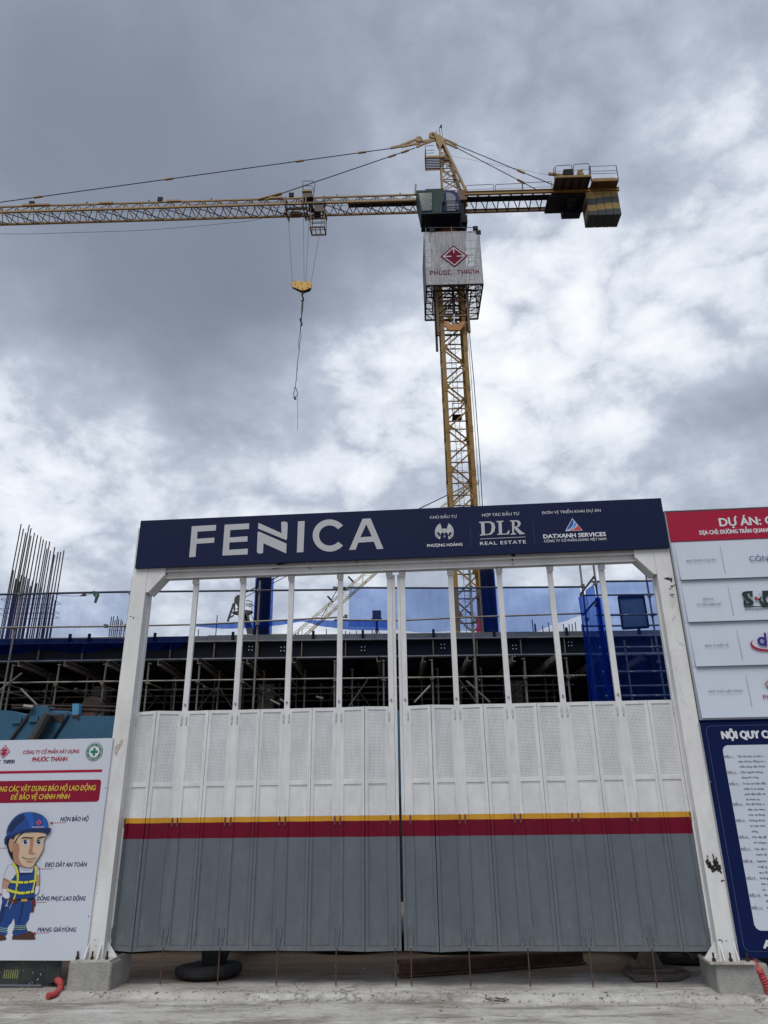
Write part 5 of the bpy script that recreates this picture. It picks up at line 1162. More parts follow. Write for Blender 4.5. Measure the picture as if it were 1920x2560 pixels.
# hydraulic ram and yoke
z2 = lambda x, y: (1020 + x / 6.146, 540 + y / 6.146)
Y_ = -1.22
yk = [(555, 1615), (600, 1618), (660, 1662), (765, 1662), (835, 1612), (880, 1612), (872, 1640), (830, 1720), (800, 1752), (650, 1755), (600, 1730), (562, 1660)]
KB().prism([Vector((c3(*z2(*p), Y_).x, Y_, c3(*z2(*p), Y_).z)) for p in yk], (0, .16, 0)).build('climbing_yoke', mat('crane_orange', (.36, .15, .03), .5, var=.15, scale=2))
a, b_ = c3(*z2(710, 1640), Y_), c3(*z2(710, 1490), Y_); KB().tube([(a.x, Y_ + .08, a.z), (b_.x, Y_ + .08, b_.z)], .045, 8).build('ram_rod', mat('chrome_rod', (.6, .6, .62), .2, .9))
KB().tube([(b_.x, Y_ + .08, b_.z), (b_.x, Y_ + .08, b_.z + 2.2)], .10, 8).build('ram_cylinder', CRD)
# work cage with mesh cloth
X0, X1, Y0, Y1, ZC0, ZC1 = -1.80, 2.15, -1.90, 2.02, 35.45, 40.15
zmid = (ZC0 + ZC1) / 2
cgp = [(X0, Y0), (X1, Y0), (X1, Y1), (X0, Y1)]
for (x, y) in cgp: KB().bar((x, y, ZC0), (x, y, ZC1 + .02), .07).build('cage_post', CRD)
for zz_ in (ZC0, ZC1):
    for (a, b) in zip(cgp, cgp[1:] + cgp[:1]): KB().bar((*a, zz_), (*b, zz_), .10).build('cage_rail', CRD)
for lvl in (ZC0 + .02, 37.0, 38.6):       # walkway frames round the sleeve
    for (a, b) in (((-1.3, -1.3), (1.4, -1.3)), ((1.4, -1.3), (1.4, 1.4)), ((1.4, 1.4), (-1.3, 1.4)), ((-1.3, 1.4), (-1.3, -1.3))): KB().bar((*a, lvl), (*b, lvl), .08, .10).build('walkway_frame', CRD)
    for q in range(7):
        y = Y0 + (Y1 - Y0) * q / 6
        KB().bar((X0, y, lvl), (-1.3, y, lvl), .05).bar((X1, y, lvl), (1.4, y, lvl), .05).build('walkway_bearer', CRD)
    for q in range(5):
        y = Y0 + (Y1 - Y0) * (q + .5) / 5
        KB().bar((X0, y - .3, lvl), (-1.3, y + .3, lvl), .04).bar((X1, y - .3, lvl), (1.4, y + .3, lvl), .04).build('walkway_bearer', CRD)
for zz_ in [36.2 + .8 * k for k in range(5)]:
    for (a, b) in zip(cgp, cgp[1:] + cgp[:1]): KB().tube([(*a, zz_), (*b, zz_)], .022, 5).build('cage_rail', GREYP)
for k in range(1, 6):
    for y in (Y0, Y1): x = X0 + (X1 - X0) * k / 6; KB().tube([(x, y, ZC0), (x, y, ZC1)], .02, 4).build('cage_bar', GREYP)
    for x in (X0, X1): y = Y0 + (Y1 - Y0) * k / 6; KB().tube([(x, y, ZC0), (x, y, ZC1)], .02, 4).build('cage_bar', GREYP)
sgn = KB().face([(X0 - .04, Y0 - .06, ZC0), (X1 + .04, Y0 - .06, ZC0), (X1 + .04, Y0 - .06, ZC1 + .06), (X0 - .04, Y0 - .06, ZC1 + .06)]).build('mesh_sign', NETW)
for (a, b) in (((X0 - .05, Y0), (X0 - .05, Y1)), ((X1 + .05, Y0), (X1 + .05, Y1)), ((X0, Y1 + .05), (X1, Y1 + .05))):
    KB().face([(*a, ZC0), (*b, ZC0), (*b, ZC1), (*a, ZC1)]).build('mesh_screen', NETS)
RDM = mat('maroon_cloth_print', (.13, .004, .02), .7, spec=.1, var=.15, scale=3); PAL = mat('pale_cloth_print', (.42, .43, .46), .6)
lg_ = c3(*z2(707, 620), Y0 - .07); dw = (c3(*z2(918, 620), Y0 - .07).x - c3(*z2(495, 620), Y0 - .07).x); dh = (c3(*z2(707, 448), Y0 - .07).z - c3(*z2(707, 792), Y0 - .07).z)
diamond(sgn, lg_.x, lg_.z - Z0, dw, dh, Y0 - .075, RDM, PAL, .01)
b1, b2 = c3(*z2(340, 905), Y0 - .07), c3(*z2(1105, 905), Y0 - .07)
block_text('PHUOC THANH', b1.x - .03, b2.x + .0, b1.z - Z0 - .02, (c3(*z2(340, 840), Y0 - .07).z - b1.z) * 1.04, Y0 - .075, RDM, sgn, w=.055)
# flood lights on the cage
for (x, y) in ((370, 228), (1035, 195), (1080, 258)):
    p = c3(*z2(x, y), Y0); KB().box((p.x - .18, Y0 - .1, p.z - .16), (p.x + .18, Y0 + .05, p.z + .16)).bar((p.x, Y0, ZC1), (p.x, Y0, p.z), .04).build('flood_light', CRD)
a, b = c3(*z2(300, 178), Y0), c3(*z2(1000, 178), Y0); KB().tube([(a.x, Y0, a.z), (b.x, Y0, b.z)], .03, 5).build('cage_top_bar', GREYP)
for x in (X0 + .1, .18, X1 - .1): KB().bar((x, Y0, ZC1), (x, Y0, a.z), .04).build('cage_post', GREYP)
# slewing unit
KB().tube([(.05, 0, 40.2), (.05, 0, 40.8), (.05, 0, 41.5)], [1.35, 1.30, 1.0], 24).build('slewing_base', mat('slewing_orange', (.16, .06, .02), .6, var=.2, scale=1))
KB().tube([(.05, 0, 41.5), (.05, 0, 41.9)], 1.45, 24).build('slewing_ring', CRD)
KB().box((-1.0, -1.1, 41.9), (1.5, 1.2, 42.6)).build('turntable', CRD)
KB().box((-.95, -.75, 42.6), (1.35, .75, 45.2)).build('tower_body', CRD)
# cab
zc = lambda x, y: (1030 + x * .09644, 460 + y * .09644)
CY0, CY1 = -2.3, -.85
def cpf(x, y, v=CY0): p = c3(*zc(x, y), v); return Vector((p.x, v, p.z))
cab = [cpf(*p) for p in ((108, 165), (345, 158), (350, 130), (420, 128), (640, 120), (800, 112), (830, 150), (835, 450), (790, 470), (780, 745), (240, 755))]
KB().prism(cab, (0, CY1 - CY0, 0)).build('cab', GREEN)
GL = mat('cab_glass', (.05, .075, .065), .12, spec=.6, var=.1, scale=1)
wn_ = [cpf(*p, CY0 - .012) for p in ((160, 215), (518, 200), (522, 690), (255, 705))]; KB().prism(wn_, (0, .01, 0)).build('cab_window', GL)
for a, b in zip(wn_, wn_[1:] + wn_[:1]): KB().bar(a - Vector((0, .01, 0)), b - Vector((0, .01, 0)), .05, .05).build('window_frame', GREEN)
# slanted left glazing of the cab
for yy_ in (355, 525): p = cpf(500, yy_, CY0 - .03); KB().box((p.x - .03, p.y, p.z - .05), (p.x + .03, p.y + .02, p.z + .05)).build('cab_handle', PAL)
p = cpf(250, 755); pe = cpf(1270, 755)
KB().box((p.x, CY0 - .05, p.z - .14), (pe.x, -.55, p.z - .01)).build('cab_floor', GREEND)
a = c3(*zc(285, 1135), -.55); KB().box((a.x, -.62, a.z - .02), (pe.x, -.50, a.z + .12)).build('floor_beam', GREEND)
for x in (325, 440, 740): q = c3(*zc(x, 1080), -.55); KB().box((q.x - .04, -.60, a.z), (q.x + .04, -.52, p.z - .05)).build('floor_hanger', GREEND)
# blue electrical cabinet right of the cab
el = [(840, 160), (1000, 175), (1120, 190), (1180, 260), (1230, 360), (1262, 500), (1262, 690), (800, 700), (830, 470)]
KB().prism([cpf(*q, CY0 + .15) for q in el], (0, 1.0, 0)).build('electrical_cabinet', BLUEB)
KB().prism([cpf(*q, CY0 + .13) for q in ((885, 220), (990, 225), (1080, 270), (1130, 330), (1135, 690), (900, 695))], (0, .015, 0)).build('cabinet_door', GREYP)
KB().prism([cpf(*q, CY0 + .13) for q in ((1145, 485), (1200, 500), (1208, 655), (1145, 660))], (0, .015, 0)).build('cabinet_panel', GREYP)
for yy_ in (440, 585): KB().bar(cpf(825, yy_ + 5, CY0 + .05), cpf(1250, yy_ - 10, CY0 + .05), .045).build('cab_rail', GREEND)
for xx_ in (890, 1135, 1250): KB().bar(cpf(xx_, 440, CY0 + .05), cpf(xx_, 745, CY0 + .05), .04).build('cab_rail', GREEND)
# brackets between cab and jib foot
KB().bar(cpf(100, 10, -.6), cpf(80, 270, -.6), .12).build('jib_foot_lug', CRY)

# tower head (A-frame)
zh = lambda x, y: (960 + x * .14467, 310 + y * .14467)
def hp(x, y, v): p = c3(*zh(x, y), v); return Vector((p.x, v, p.z))
AP = hp(960, 270, 0)
for s in (-1, 1):
    v = .55 * s
    KB().bar(Vector((-.15, v, 45.2)), AP + Vector((-.02, .12 * s, 0)), .12).build('head_leg', CRY)
    KB().bar(Vector((1.75, v, 45.1)), AP + Vector((.15, .12 * s, -.1)), .17).build('head_leg', CRY)
L0 = lambda t, s: Vector((-.15, .55 * s, 45.2)).lerp(AP + Vector((-.02, .12 * s, 0)), t); L1 = lambda t, s: Vector((1.75, .55 * s, 45.1)).lerp(AP + Vector((.15, .12 * s, -.1)), t)
for k in range(4):
    t0, t1 = .06 + .17 * k, .06 + .17 * (k + 1)
    for s in (-1, 1): KB().bar(L0(t0, s), L1(t1, s), .05).bar(L1(t0, s), L0(t1, s), .05).bar(L0(t1, s), L1(t1, s), .05).build('head_brace', CRY)
KB().bar(hp(1185, 850, -.3), hp(1270, 1100, -.3), .06).build('head_ladder', CRD); KB().bar(hp(1180, 880, -.3), hp(1225, 1060, -.3), .05).build('head_ladder', CRD); KB().bar(hp(1235, 960, -.3), hp(1220, 1000, -.3), .12).build('head_ladder', CRD)
hd = [hp(*p, -.2) for p in ((870, 175), (960, 180), (1010, 215), (1060, 265), (1035, 300), (985, 400), (960, 400), (905, 300), (900, 255), (880, 215))]
KB().prism(hd, (0, .4, 0)).build('head_plate', CRY)
c = hp(845, 185, -.1); KB().tube([c, c + Vector((0, .2, 0))], .33, 20).build('head_sheave', CRY); KB().tube([c - Vector((0, .02, 0)), c + Vector((0, .22, 0))], .10, 10).build('sheave_hub', CRD)
c = hp(1090, 570, .05); KB().tube([c, c + Vector((0, .2, 0))], .34, 20).build('head_sheave', CRY)
for a, b in (((910, 170), (915, 105)), ((970, 175), (950, 65)), ((950, 62), (992, 62)), ((1010, 200), (988, 15))): KB().bar(hp(*a, 0), hp(*b, 0), .035).build('anemometer_mast', CRD)
p = hp(985, 40, 0); KB().box((p.x - .07, -.07, p.z - .07), (p.x + .07, .07, p.z + .07)).build('warning_light', CRD)
# head platform
pa, pb_ = hp(718, 600, -.6), hp(1045, 600, -.6)
KB().box((pa.x, -.75, pa.z - .06), (pb_.x, -.69, pa.z + .14)).box((pa.x, .45, pa.z - .06), (pb_.x, .51, pa.z + .14)).box((pa.x, -.69, pa.z - .06), (pa.x + .06, .45, pa.z + .14)).build('head_platform', CRY)
for k in range(7): y = -.66 + .16 * k; KB().box((pa.x + .06, y, pa.z - .03), (pb_.x, y + .09, pa.z)).build('platform_slat', CRD)
for hgt in (.45, .75, 1.25): KB().tube([(pb_.x - .8, -.72, pa.z + hgt), (pa.x + .02, -.72, pa.z + hgt), (pa.x + .02, .48, pa.z + hgt)], .022, 5).build('platform_rail', CRD)
for y in (-.72, .48): KB().bar((pa.x + .02, y, pa.z), (pa.x + .02, y, pa.z + 1.25), .04).build('platform_rail', CRD)

# ---- jib
JY0, JY1, JYT, JZ, JZT, PITCHJ = -.72, .52, -.12, 44.55, 45.72, 1.235
XJ0, XJ1 = -51.0, -1.0; NB = int((XJ1 - XJ0) / PITCHJ)
KB().bar((XJ0, JY0, JZ), (XJ1, JY0, JZ), .14).build('bottom_chord', CRY); KB().bar((XJ0, JY1, JZ), (XJ1, JY1, JZ), .14).build('bottom_chord', CRY); KB().bar((XJ0, JYT, JZT), (XJ1, JYT, JZT), .11).build('top_chord', CRY)
hzm = -Z0
MFA = MB().bar((0, JY0, JZ + hzm), (PITCHJ / 2, JYT, JZT + hzm), .055).bar((PITCHJ / 2, JYT, JZT + hzm), (PITCHJ, JY0, JZ + hzm), .055).mesh('side_lacing', [CRY])
MFB = MB().bar((0, JY1, JZ + hzm), (PITCHJ / 2, JYT, JZT + hzm), .055).bar((PITCHJ / 2, JYT, JZT + hzm), (PITCHJ, JY1, JZ + hzm), .055).mesh('side_lacing', [CRY])
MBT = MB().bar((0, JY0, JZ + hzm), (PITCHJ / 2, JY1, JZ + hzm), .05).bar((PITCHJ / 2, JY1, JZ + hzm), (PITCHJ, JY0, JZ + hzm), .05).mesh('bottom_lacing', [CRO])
MBX = MB().bar((0, JY0, JZ + hzm), (PITCHJ * 2, JY1, JZ + hzm), .045).mesh('bottom_cross_tie', [CRD])
for k in range(NB):
    x = XJ1 - (k + 1) * PITCHJ
    link('side_lacing', MFA, tc_, (x, 0, 0)); link('side_lacing', MFB, tc_, (x, 0, 0)); link('bottom_lacing', MBT, tc_, (x, 0, 0))
    if k % 2 == 0: link('bottom_cross_tie', MBX, tc_, (x, 0, 0))
    if k % 4 == 1: KB().box((x - .04, JYT - .05, JZT + .05), (x + .04, JYT + .05, JZT + .22)).build('top_pin', CRD)
for px in (78, 110, 267, 435, 690): p = c3(px, 500, JYT); KB().bar((p.x - .55, JYT - .05, JZT + .03), (p.x + .55, JYT - .05, JZT + .03), .16).build('splice_plate', CRY)
KB().box((-6.3 - 1.2, JY0 + .1, JZ - .02), (-1.0, JY0 + .55, JZ + .03)).build('jib_walkway', CRD)
KB().bar((-20, JYT, JZT - .35), (-1.5, JYT, JZT - .35), .02).bar((-50, 0, JZ + .45), (-1.5, 0, JZ + .4), .015).build('trolley_rope', CRD)
for px, py in ((80, 509), (401, 499), (729, 488)):     # lamps on the jib
    p = c3(px, py, JYT); KB().box((p.x - .20, JYT - .1, p.z - .22), (p.x + .18, JYT + .05, p.z + .18)).bar((p.x, JYT, JZT), (p.x, JYT, p.z), .05).build('jib_lamp', CRD)
KB().tube([c3(px, py, 0) for px, py in smooth_loop([(-60, 583), (60, 585), (200, 581), (330, 577), (450, 569), (600, 555), (640, 549), (720, 530)], 4, False)], .018, 4).build('slack_cable', CRD)
# pendants
def pend(a, b, va, vb, r=.035, nm='pendant_rod', joints=()):
    A = c3(*a, va); Bq = c3(*b, vb); KB().tube([A, Bq], r, 6).build(nm, CRD)
    for t_ in joints: m_ = A.lerp(Bq, t_); dd = (Bq - A).normalized(); KB().bar(m_ - dd * .32, m_ + dd * .32, .15, .10).build('pendant_link', CRY)
def px_t(a, b, x): return (x - a[0]) / (b[0] - a[0])
A_, B_ = (978, 371), (-60, 514)
pend(A_, B_, 0, JYT, joints=[px_t(A_, B_, x) for x in (904, 745, 416, 92)])
A2_, B2_ = (1038, 370), (700, 485); pend(A2_, B2_, 0, JYT, joints=[px_t(A2_, B2_, x) for x in (1012, 979)])
KB().bar(c3(704, 484, JYT), c3(645, 500, JYT), .24, .10).build('pendant_anchor', CRY)
# link plates near the head
for pts, w in (([(115, 415), (290, 380)], .22), ([(290, 395), (620, 325)], .20), ([(290, 370), (600, 250)], .17), ([(560, 400), (660, 355)], .20), ([(660, 355), (910, 270)], .13), ([(670, 305), (900, 262)], .22), ([(600, 320), (680, 305)], .12)):
    KB().bar(hp(*pts[0], 0), hp(*pts[1], 0), .10, w).build('link_plate', CRY)
c = hp(605, 255, -.1); KB().tube([c, c + Vector((0, .2, 0))], .29, 20).build('luffing_sheave', CRY)
z1 = lambda x, y: (1020 + x * .3375, 300 + y * .3375)
for a, b, v, js in (((360, 185), (1085, 485), -.85, (845,)), ((365, 208), (945, 512), .85, (838,))):
    A_, B_ = z1(*a), z1(*b); pend(A_, B_, .12 * (1 if v > 0 else -1), v, .032, joints=[px_t(A_, B_, z1(x, 0)[0]) for x in js])
for pts, w in (([(1000, 250), (1130, 300)], .14), ([(1130, 300), (1255, 360)], .16), ([(1040, 320), (1170, 370)], .14), ([(1170, 370), (1265, 415)], .16)): KB().bar(hp(*pts[0], 0), hp(*pts[1], 0), .1, w).build('link_plate', CRY)
KB().tube([c3(*z1(300, 262), 0), c3(*z1(1060, 412), 0)], .012, 4).build('hoist_rope', CRD)

# ---- counter-jib
BY = .9; bz = 44.72; X1c = 13.2
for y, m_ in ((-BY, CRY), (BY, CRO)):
    x0 = 1.45; KB().box((x0, y - .08, bz), (X1c, y + .08, bz + .03)).box((x0, y - .02, bz + .03), (X1c, y + .02, bz + .30)).box((x0, y - .08, bz + .30), (X1c, y + .08, bz + .33)).build('counter_jib_beam', m_)
for k in range(11):
    x = 1.6 + .84 * k; KB().bar((x, -BY, bz + .1), (x + .84, BY, bz + .1), .06).bar((x, -BY, bz + .12), (x, BY, bz + .12), .07).build('counter_jib_tie', CRD)
KB().box((1.55, -.42, bz + .28), (9.0, .10, bz + .33)).build('counter_jib_walkway', CRD)
KB().box((.9, -.9, 44.3), (1.6, .9, 45.2)).bar((1.1, -.8, 43.9), (1.6, .9, 44.7), .16).build('counter_jib_root', CRO)
def hoop(xa, xb, ya, yb, v, h_top=None):      # rounded rail hoop in zoom-1 pixels
    a, b, c, d = (c3(*z1(xa, yb), v), c3(*z1(xa, ya), v), c3(*z1(xb, ya - (xb - xa) * .045), v), c3(*z1(xb, yb - (xb - xa) * .045), v))
    KB().tube([a, a.lerp(b, .9), b.lerp(c, .03), b.lerp(c, .97), c.lerp(d, .1), d], .022, 5).build('guard_hoop', CRD)
    KB().tube([a.lerp(b, .25), d.lerp(c, .25)], .016, 4).build('guard_hoop', CRD)
for xa, xb, ya, yb in ((430, 635, 485, 530), (647, 845, 478, 525), (850, 1065, 466, 515)): hoop(xa, xb, ya, yb, -BY)
# winch platform
i4 = lambda x, y: (x * .12055 + 1360, y * .12055 + 400)
def wp(x, y, v): p = c3(*i4(x, y), v); return Vector((p.x, v, p.z))
WV = -2.05; pz = wp(240, 375, WV).z; wx0, wx1 = wp(240, 370, WV).x, wp(970, 310, WV).x
KB().box((wx0, WV - .05, pz), (wx1, WV + .02, pz + .2)).box((wx0, WV + .02, pz), (wx0 + .06, .2, pz + .2)).build('winch_platform', CRY)
KB().box((wx0 + .06, WV + .02, pz + .02), (wx1, .2, pz + .06)).build('platform_plate', mat('brown_sheet', (.05, .028, .022), .6))
for k in range(5): x = wx0 + .1 + (wx1 - wx0 - .2) * k / 4; KB().box((x - .04, WV, pz - .10), (x + .04, -.99, pz + .01)).build('platform_joist', CRD)
for k, (xa, xb, ya, yb) in enumerate(((240, 575, 120, 355), (610, 935, 90, 340))):
    a, b, c, d = wp(xa, yb, WV), wp(xa, ya, WV), wp(xb, ya - 20, WV), wp(xb, yb - 20, WV); KB().tube([a, a.lerp(b, .92), b.lerp(c, .06), b.lerp(c, .94), c.lerp(d, .08), d], .024, 5).build('guard_hoop', CRD); KB().tube([a.lerp(b, .5), d.lerp(c, .5)], .016, 4).build('guard_hoop', CRD)
for x in (205, 960): KB().bar(wp(x, 150, WV), wp(x - 15, 330, WV), .035).bar(wp(x, 150, WV), wp(x + 15, 450, WV), .035).build('platform_post', CRD)
KB().prism([wp(*q, -1.75) for q in ((385, 300), (405, 190), (600, 182), (605, 300))], (0, 1.3, 0)).build('winch_motor_box', CRD)
KB().prism([wp(*q, -1.75) for q in ((695, 300), (700, 210), (745, 210), (810, 178), (800, 240), (830, 290), (830, 305))], (0, .25, 0)).build('winch_bracket', CRY)
KB().prism([wp(*q, -1.8) for q in ((95, 250), (390, 285), (390, 320), (95, 290))], (0, .15, 0)).build('rope_guide_arm', CRY)
KB().tube([(wx0 + 1.5, -.7, bz - .35), (wx0 + 1.5, .8, bz - .35)], .38, 16).build('hoist_drum', CRD)
KB().box((wx0 - .35, -.8, bz - .30), (wx0 + 2.6, .9, bz - .06)).build('winch_frame', CRD)
KB().box((wx0 + .9, .3, bz - .9), (wx0 + 2.3, .9, bz - .35)).build('winch_gearbox', GREEND)
# lower service platform behind
qx0, qx1 = wp(115, 1080, 1.3).x, wp(830, 1050, 1.3).x; qz = wp(115, 1080, 1.3).z
for y in (.98, 1.14, 1.3): KB().box((qx0, y - .03, qz), (qx1, y + .03, qz + .07)).build('service_platform_bar', CRD)
KB().box((qx0, .9, qz - .02), (qx0 + .08, 1.34, qz + .3)).box((qx1 - .08, .9, qz - .02), (qx1, 1.34, qz + .3)).build('service_platform_end', CRD)
# rear deck with ballast boxes
RV = -1.62; ra, rb2 = wp(990, 440, RV), wp(1545, 400, RV)
KB().box((ra.x, RV - .04, ra.z - .04), (rb2.x, RV + .04, ra.z + .20)).build('rear_fascia', CRY); KB().box((ra.x, RV + .04, ra.z - .02), (rb2.x, .9, ra.z + .04)).build('rear_deck', CRO)
for x in (ra.x + .2, (ra.x + rb2.x) / 2, rb2.x - .2): KB().bar((x, -.9, bz + .33), (x, -.9, ra.z), .12).bar((x, .9, bz + .33), (x, .9, ra.z), .12).build('platform_strut', CRO)
for k in range(3): a = wp(1030 + 148 * k, 395, -1.5); b = wp(1168 + 148 * k, 365, -1.5); KB().box((a.x, -1.5, ra.z + .05), (b.x, .8, ra.z + .42)).build('weight_head', mat('ballast_tan', (.25, .165, .055), .8, var=.2))
for hgt in (.75, 1.0, 1.5): KB().tube([(ra.x, RV, ra.z + hgt), (rb2.x, RV, ra.z + hgt)], .02, 5).build('rear_rail', CRD)
for x in (ra.x, rb2.x): KB().bar((x, RV, ra.z), (x, RV, ra.z + 1.5), .045).build('rear_rail', CRD)
# counterweights
TAN = mat('ballast_tan', (0, 0, 0)); DKB = mat('ballast_dark', (.028, .033, .038), .7, var=.2, scale=2)
CWT, CWB = 44.66, 42.36; bands = [CWT, 43.95, 43.33, 42.76, CWB]
xw = [10.60, 11.32, 11.90, 12.48, 13.06]
for k in range(4):
    b = KB(); x0, x1 = xw[k] + .02, xw[k + 1] - .02; off = [0, .10, .16, .18][k]
    for j in range(4):
        zt = bands[j] + (off if j else 0); zb_ = bands[j + 1] + (off if j < 3 else 0); b.cur = j % 2
        b.box((x0, -.95, zb_), (x1, .35, zt - .001))
    b.build('counterweight_block', [TAN, DKB])
for x in (11.0, 12.8): KB().bar((x, 0, 44.6), (x, 0, 45.1), .2).build('counterweight_hanger', CRD)

# ---- trolley (runs on the jib) -- its own thing
tr = thing('jib_trolley', 'brown trolley carriage with small maintenance basket hanging under the jib', 'trolley', tuple((tc_.matrix_basis @ Vector((-12.5, -.1, 44.4 - Z0)))), CA)
S.view_layers[0].update() if hasattr(S, 'view_layers') else None
iv = Vector((-12.5, -.1, 44.4))
class TB(MB):
    def build(s, name, mats, parent=None, smooth=False, **p):
        for v in s.v: v -= iv
        return MB.build(s, name, mats, parent or tr, smooth, **p)
zt = lambda x, y: (700 + x * .08439, 440 + y * .08439)
def tq(x, y, v): p = c3(*zt(x, y), v); return Vector((p.x, v, p.z))
JL, JR = -.95, .75
for xa, xb in ((150, 260), (670, 765), (760, 870), (1290, 1380)):
    xx0 = tq(xa, 900, JL).x
    TB().bar(Vector((xx0, JL, 45.0)), Vector((xx0 + .0, JL, 44.25)), .11).bar(Vector((xx0, JL, 44.25)), Vector((xx0 + .1, -.1, 43.75)), .10).bar(Vector((xx0 + .1, -.1, 43.75)), Vector((xx0 + .05, JR, 44.3)), .10).bar(Vector((xx0 + .05, JR, 44.25)), Vector((xx0 + .05, JR, 44.9)), .10).build('carriage_hanger', CRO)
xa, xb, xc = tq(200, 0, -.6).x, tq(790, 0, -.6).x, tq(1380, 0, -.6).x
TB().box((xa, -.55, 44.22), (xb, -.40, 44.36)).build('carriage_beam', CRO); TB().box((xa, .2, 44.22), (xb, .35, 44.36)).build('carriage_beam', CRO)
TB().box((xb, JL - .02, 44.30), (xc, JL + .12, 44.45)).build('carriage_beam', CRO); TB().box((xb, .5, 44.22), (xc, .62, 44.36)).build('carriage_beam', CRO)
TB().bar((xa + .2, -.9, 43.8), (xb, -.9, 43.8), .05).build('carriage_tie', CRD)
for x in (360, 420, 490, 560): p = tq(x, 1080, -.1); TB().tube([(p.x, -.25, 44.15), (p.x, .15, 44.15)], .17, 12).build('rope_sheave', CRO)
for x in (180, 660, 800, 1300):
    for y in (JY0, JY1): p = tq(x, 900, y); TB().tube([(p.x, y - .1, JZ + .17), (p.x, y + .1, JZ + .17)], .12, 10).build('trolley_wheel', CRD)
TB().prism([tq(*q, -.9) for q in ((985, 790), (1255, 790), (1300, 1040), (1030, 1040))], (0, .12, 0)).build('trolley_winch_cover', mat('brown_sheet', (.05, .028, .022), .6))
TB().box((tq(980, 1050, -.6).x, -.6, 44.0), (tq(1170, 1050, -.6).x, .2, 44.18)).build('winch_drum_box', CRD)
# upper seat box and hoops
p0_, p1_ = tq(650, 460, -1.0), tq(950, 460, -1.0)
TB().box((p0_.x, -1.05, p0_.z - .02), (p1_.x, -1.0, p0_.z + .16)).build('box_rim', CRY); TB().prism([tq(*q, -.98) for q in ((650, 460), (950, 460), (975, 600), (700, 640))], (0, .5, 0)).build('tool_box', mat('brown_sheet', (.05, .028, .022), .6))
for pts in ([(690, 390), (670, 180), (690, 148), (990, 148), (1035, 260), (1005, 500)], [(680, 380), (665, 292), (930, 290), (965, 340), (1010, 490), (980, 600)]): TB().tube([tq(*q, -1.0) for q in pts], .024, 5).build('guard_hoop', CRD)
TB().prism([tq(*q, -.7) for q in ((820, 640), (960, 620), (985, 1000), (850, 1000))], (0, .3, 0)).build('motor', GREEND)
# basket
bz0 = tq(900, 1520, -.75).z; k0, k1 = tq(890, 1520, -.75).x, tq(1310, 1520, -.75).x
for a, b in (((k0, -.75), (k1, -.75)), ((k1, -.75), (k1 + .05, .05)), ((k1 + .05, .05), (k0 + .05, .05)), ((k0 + .05, .05), (k0, -.75))): TB().bar((*a, bz0), (*b, bz0), .09, .10).build('basket_rim', CRO)
for t_ in (.33, .67): x = k0 + (k1 - k0) * t_; TB().bar((x, -.75, bz0), (x + .05, .05, bz0), .05).build('basket_joist', CRD)
for x, y in ((k0, -.75), (k1, -.75), (k0 + .05, .05), (k1 + .05, .05)): TB().bar((x, y, bz0), (x, y, 44.25), .06).build('basket_post', CRO)
for hgt in (.5, 1.15): TB().bar((k0, -.75, bz0 + hgt), (k1, -.75, bz0 + hgt), .035).bar((k0, .05, bz0 + hgt), (k1, .05, bz0 + hgt), .035).build('basket_rail', CRD)

# ---- hook block, ropes and sling
zk = lambda x, y: (680 + x * .24423, 560 + y * .24413)
def kp(x, y, v=-.1): p = c3(*zk(x, y), v); return Vector((p.x, v, p.z))
ho = kp(313, 640); hk = thing('hook_block', 'yellow hook block with four ropes hanging from the trolley', 'hook block', tuple(tc_.matrix_basis @ (ho - o3)), CA)
class HB_(MB):
    org = ho; par = hk
    def build(s, name, mats, parent=None, smooth=False, **p):
        for v in s.v: v -= s.org
        return MB.build(s, name, mats, parent or s.par, smooth, **p)
for v in (-.28, .04): HB_().prism([kp(*q, v) for q in ((205, 592), (258, 590), (262, 575), (285, 575), (290, 588), (335, 590), (345, 600), (368, 582), (385, 586), (402, 605), (398, 650), (330, 678), (300, 678), (205, 640))], (0, .05, 0)).build('cheek_plate', mat('bright_block_yellow', (.55, .31, .035), .5, var=.12, scale=3))
for x in (235, 370): c = kp(x, 622); HB_().tube([c - Vector((0, .12, 0)), c + Vector((0, .12, 0))], .26, 16).build('block_sheave', CRY)
HB_().prism([kp(*q, -.2) for q in ((205, 638), (300, 676), (330, 676), (400, 645), (385, 668), (325, 688), (300, 688))], (0, .24, 0)).build('block_base', CRD)
for x, y in ((236, 613), (300, 613), (369, 611), (265, 652), (363, 650), (313, 665)): c = kp(x, y, -.29); HB_().tube([c, c + Vector((0, -.03, 0))], .035, 8).build('block_bolt', CRD)
HB_().tube([kp(313, 685), kp(312, 722)], .085, 8).build('swivel', CRO)
HB_().tube([kp(*q) for q in smooth_loop([(312, 722), (308, 735), (320, 760), (318, 785), (308, 795), (300, 782)], 3, False)], [.05] * 5 + [.06] * 8 + [.03] * 3, 6).build('hook', CRD)
for a, b in (((172, 10), (209, 592)), ((322, -10), (329, 600)), ((378, -20), (346, 600)), ((487, 98), (401, 592))):
    a2 = kp(*a) if a[1] > 50 else kp(*a); top_ = Vector(a2); d_ = (kp(*b) - top_); top2 = top_ - d_ * ((44.1 - top_.z) / -d_.z) * -1 if False else top_ + d_ * ((44.15 - top_.z) / d_.z)
    HB_().tube([top2, kp(*b)], .016, 4).build('hoist_rope', GREYP)
so_ = kp(300, 790); sg = thing('wire_sling', 'dark wire sling dangling below the hook with a loop and a loose tail', 'sling', tuple(tc_.matrix_basis @ (so_ - o3)), CA)
class SB(HB_): org = so_; par = sg
SLM = mat('sling_wire', (.05, .06, .06), .6)
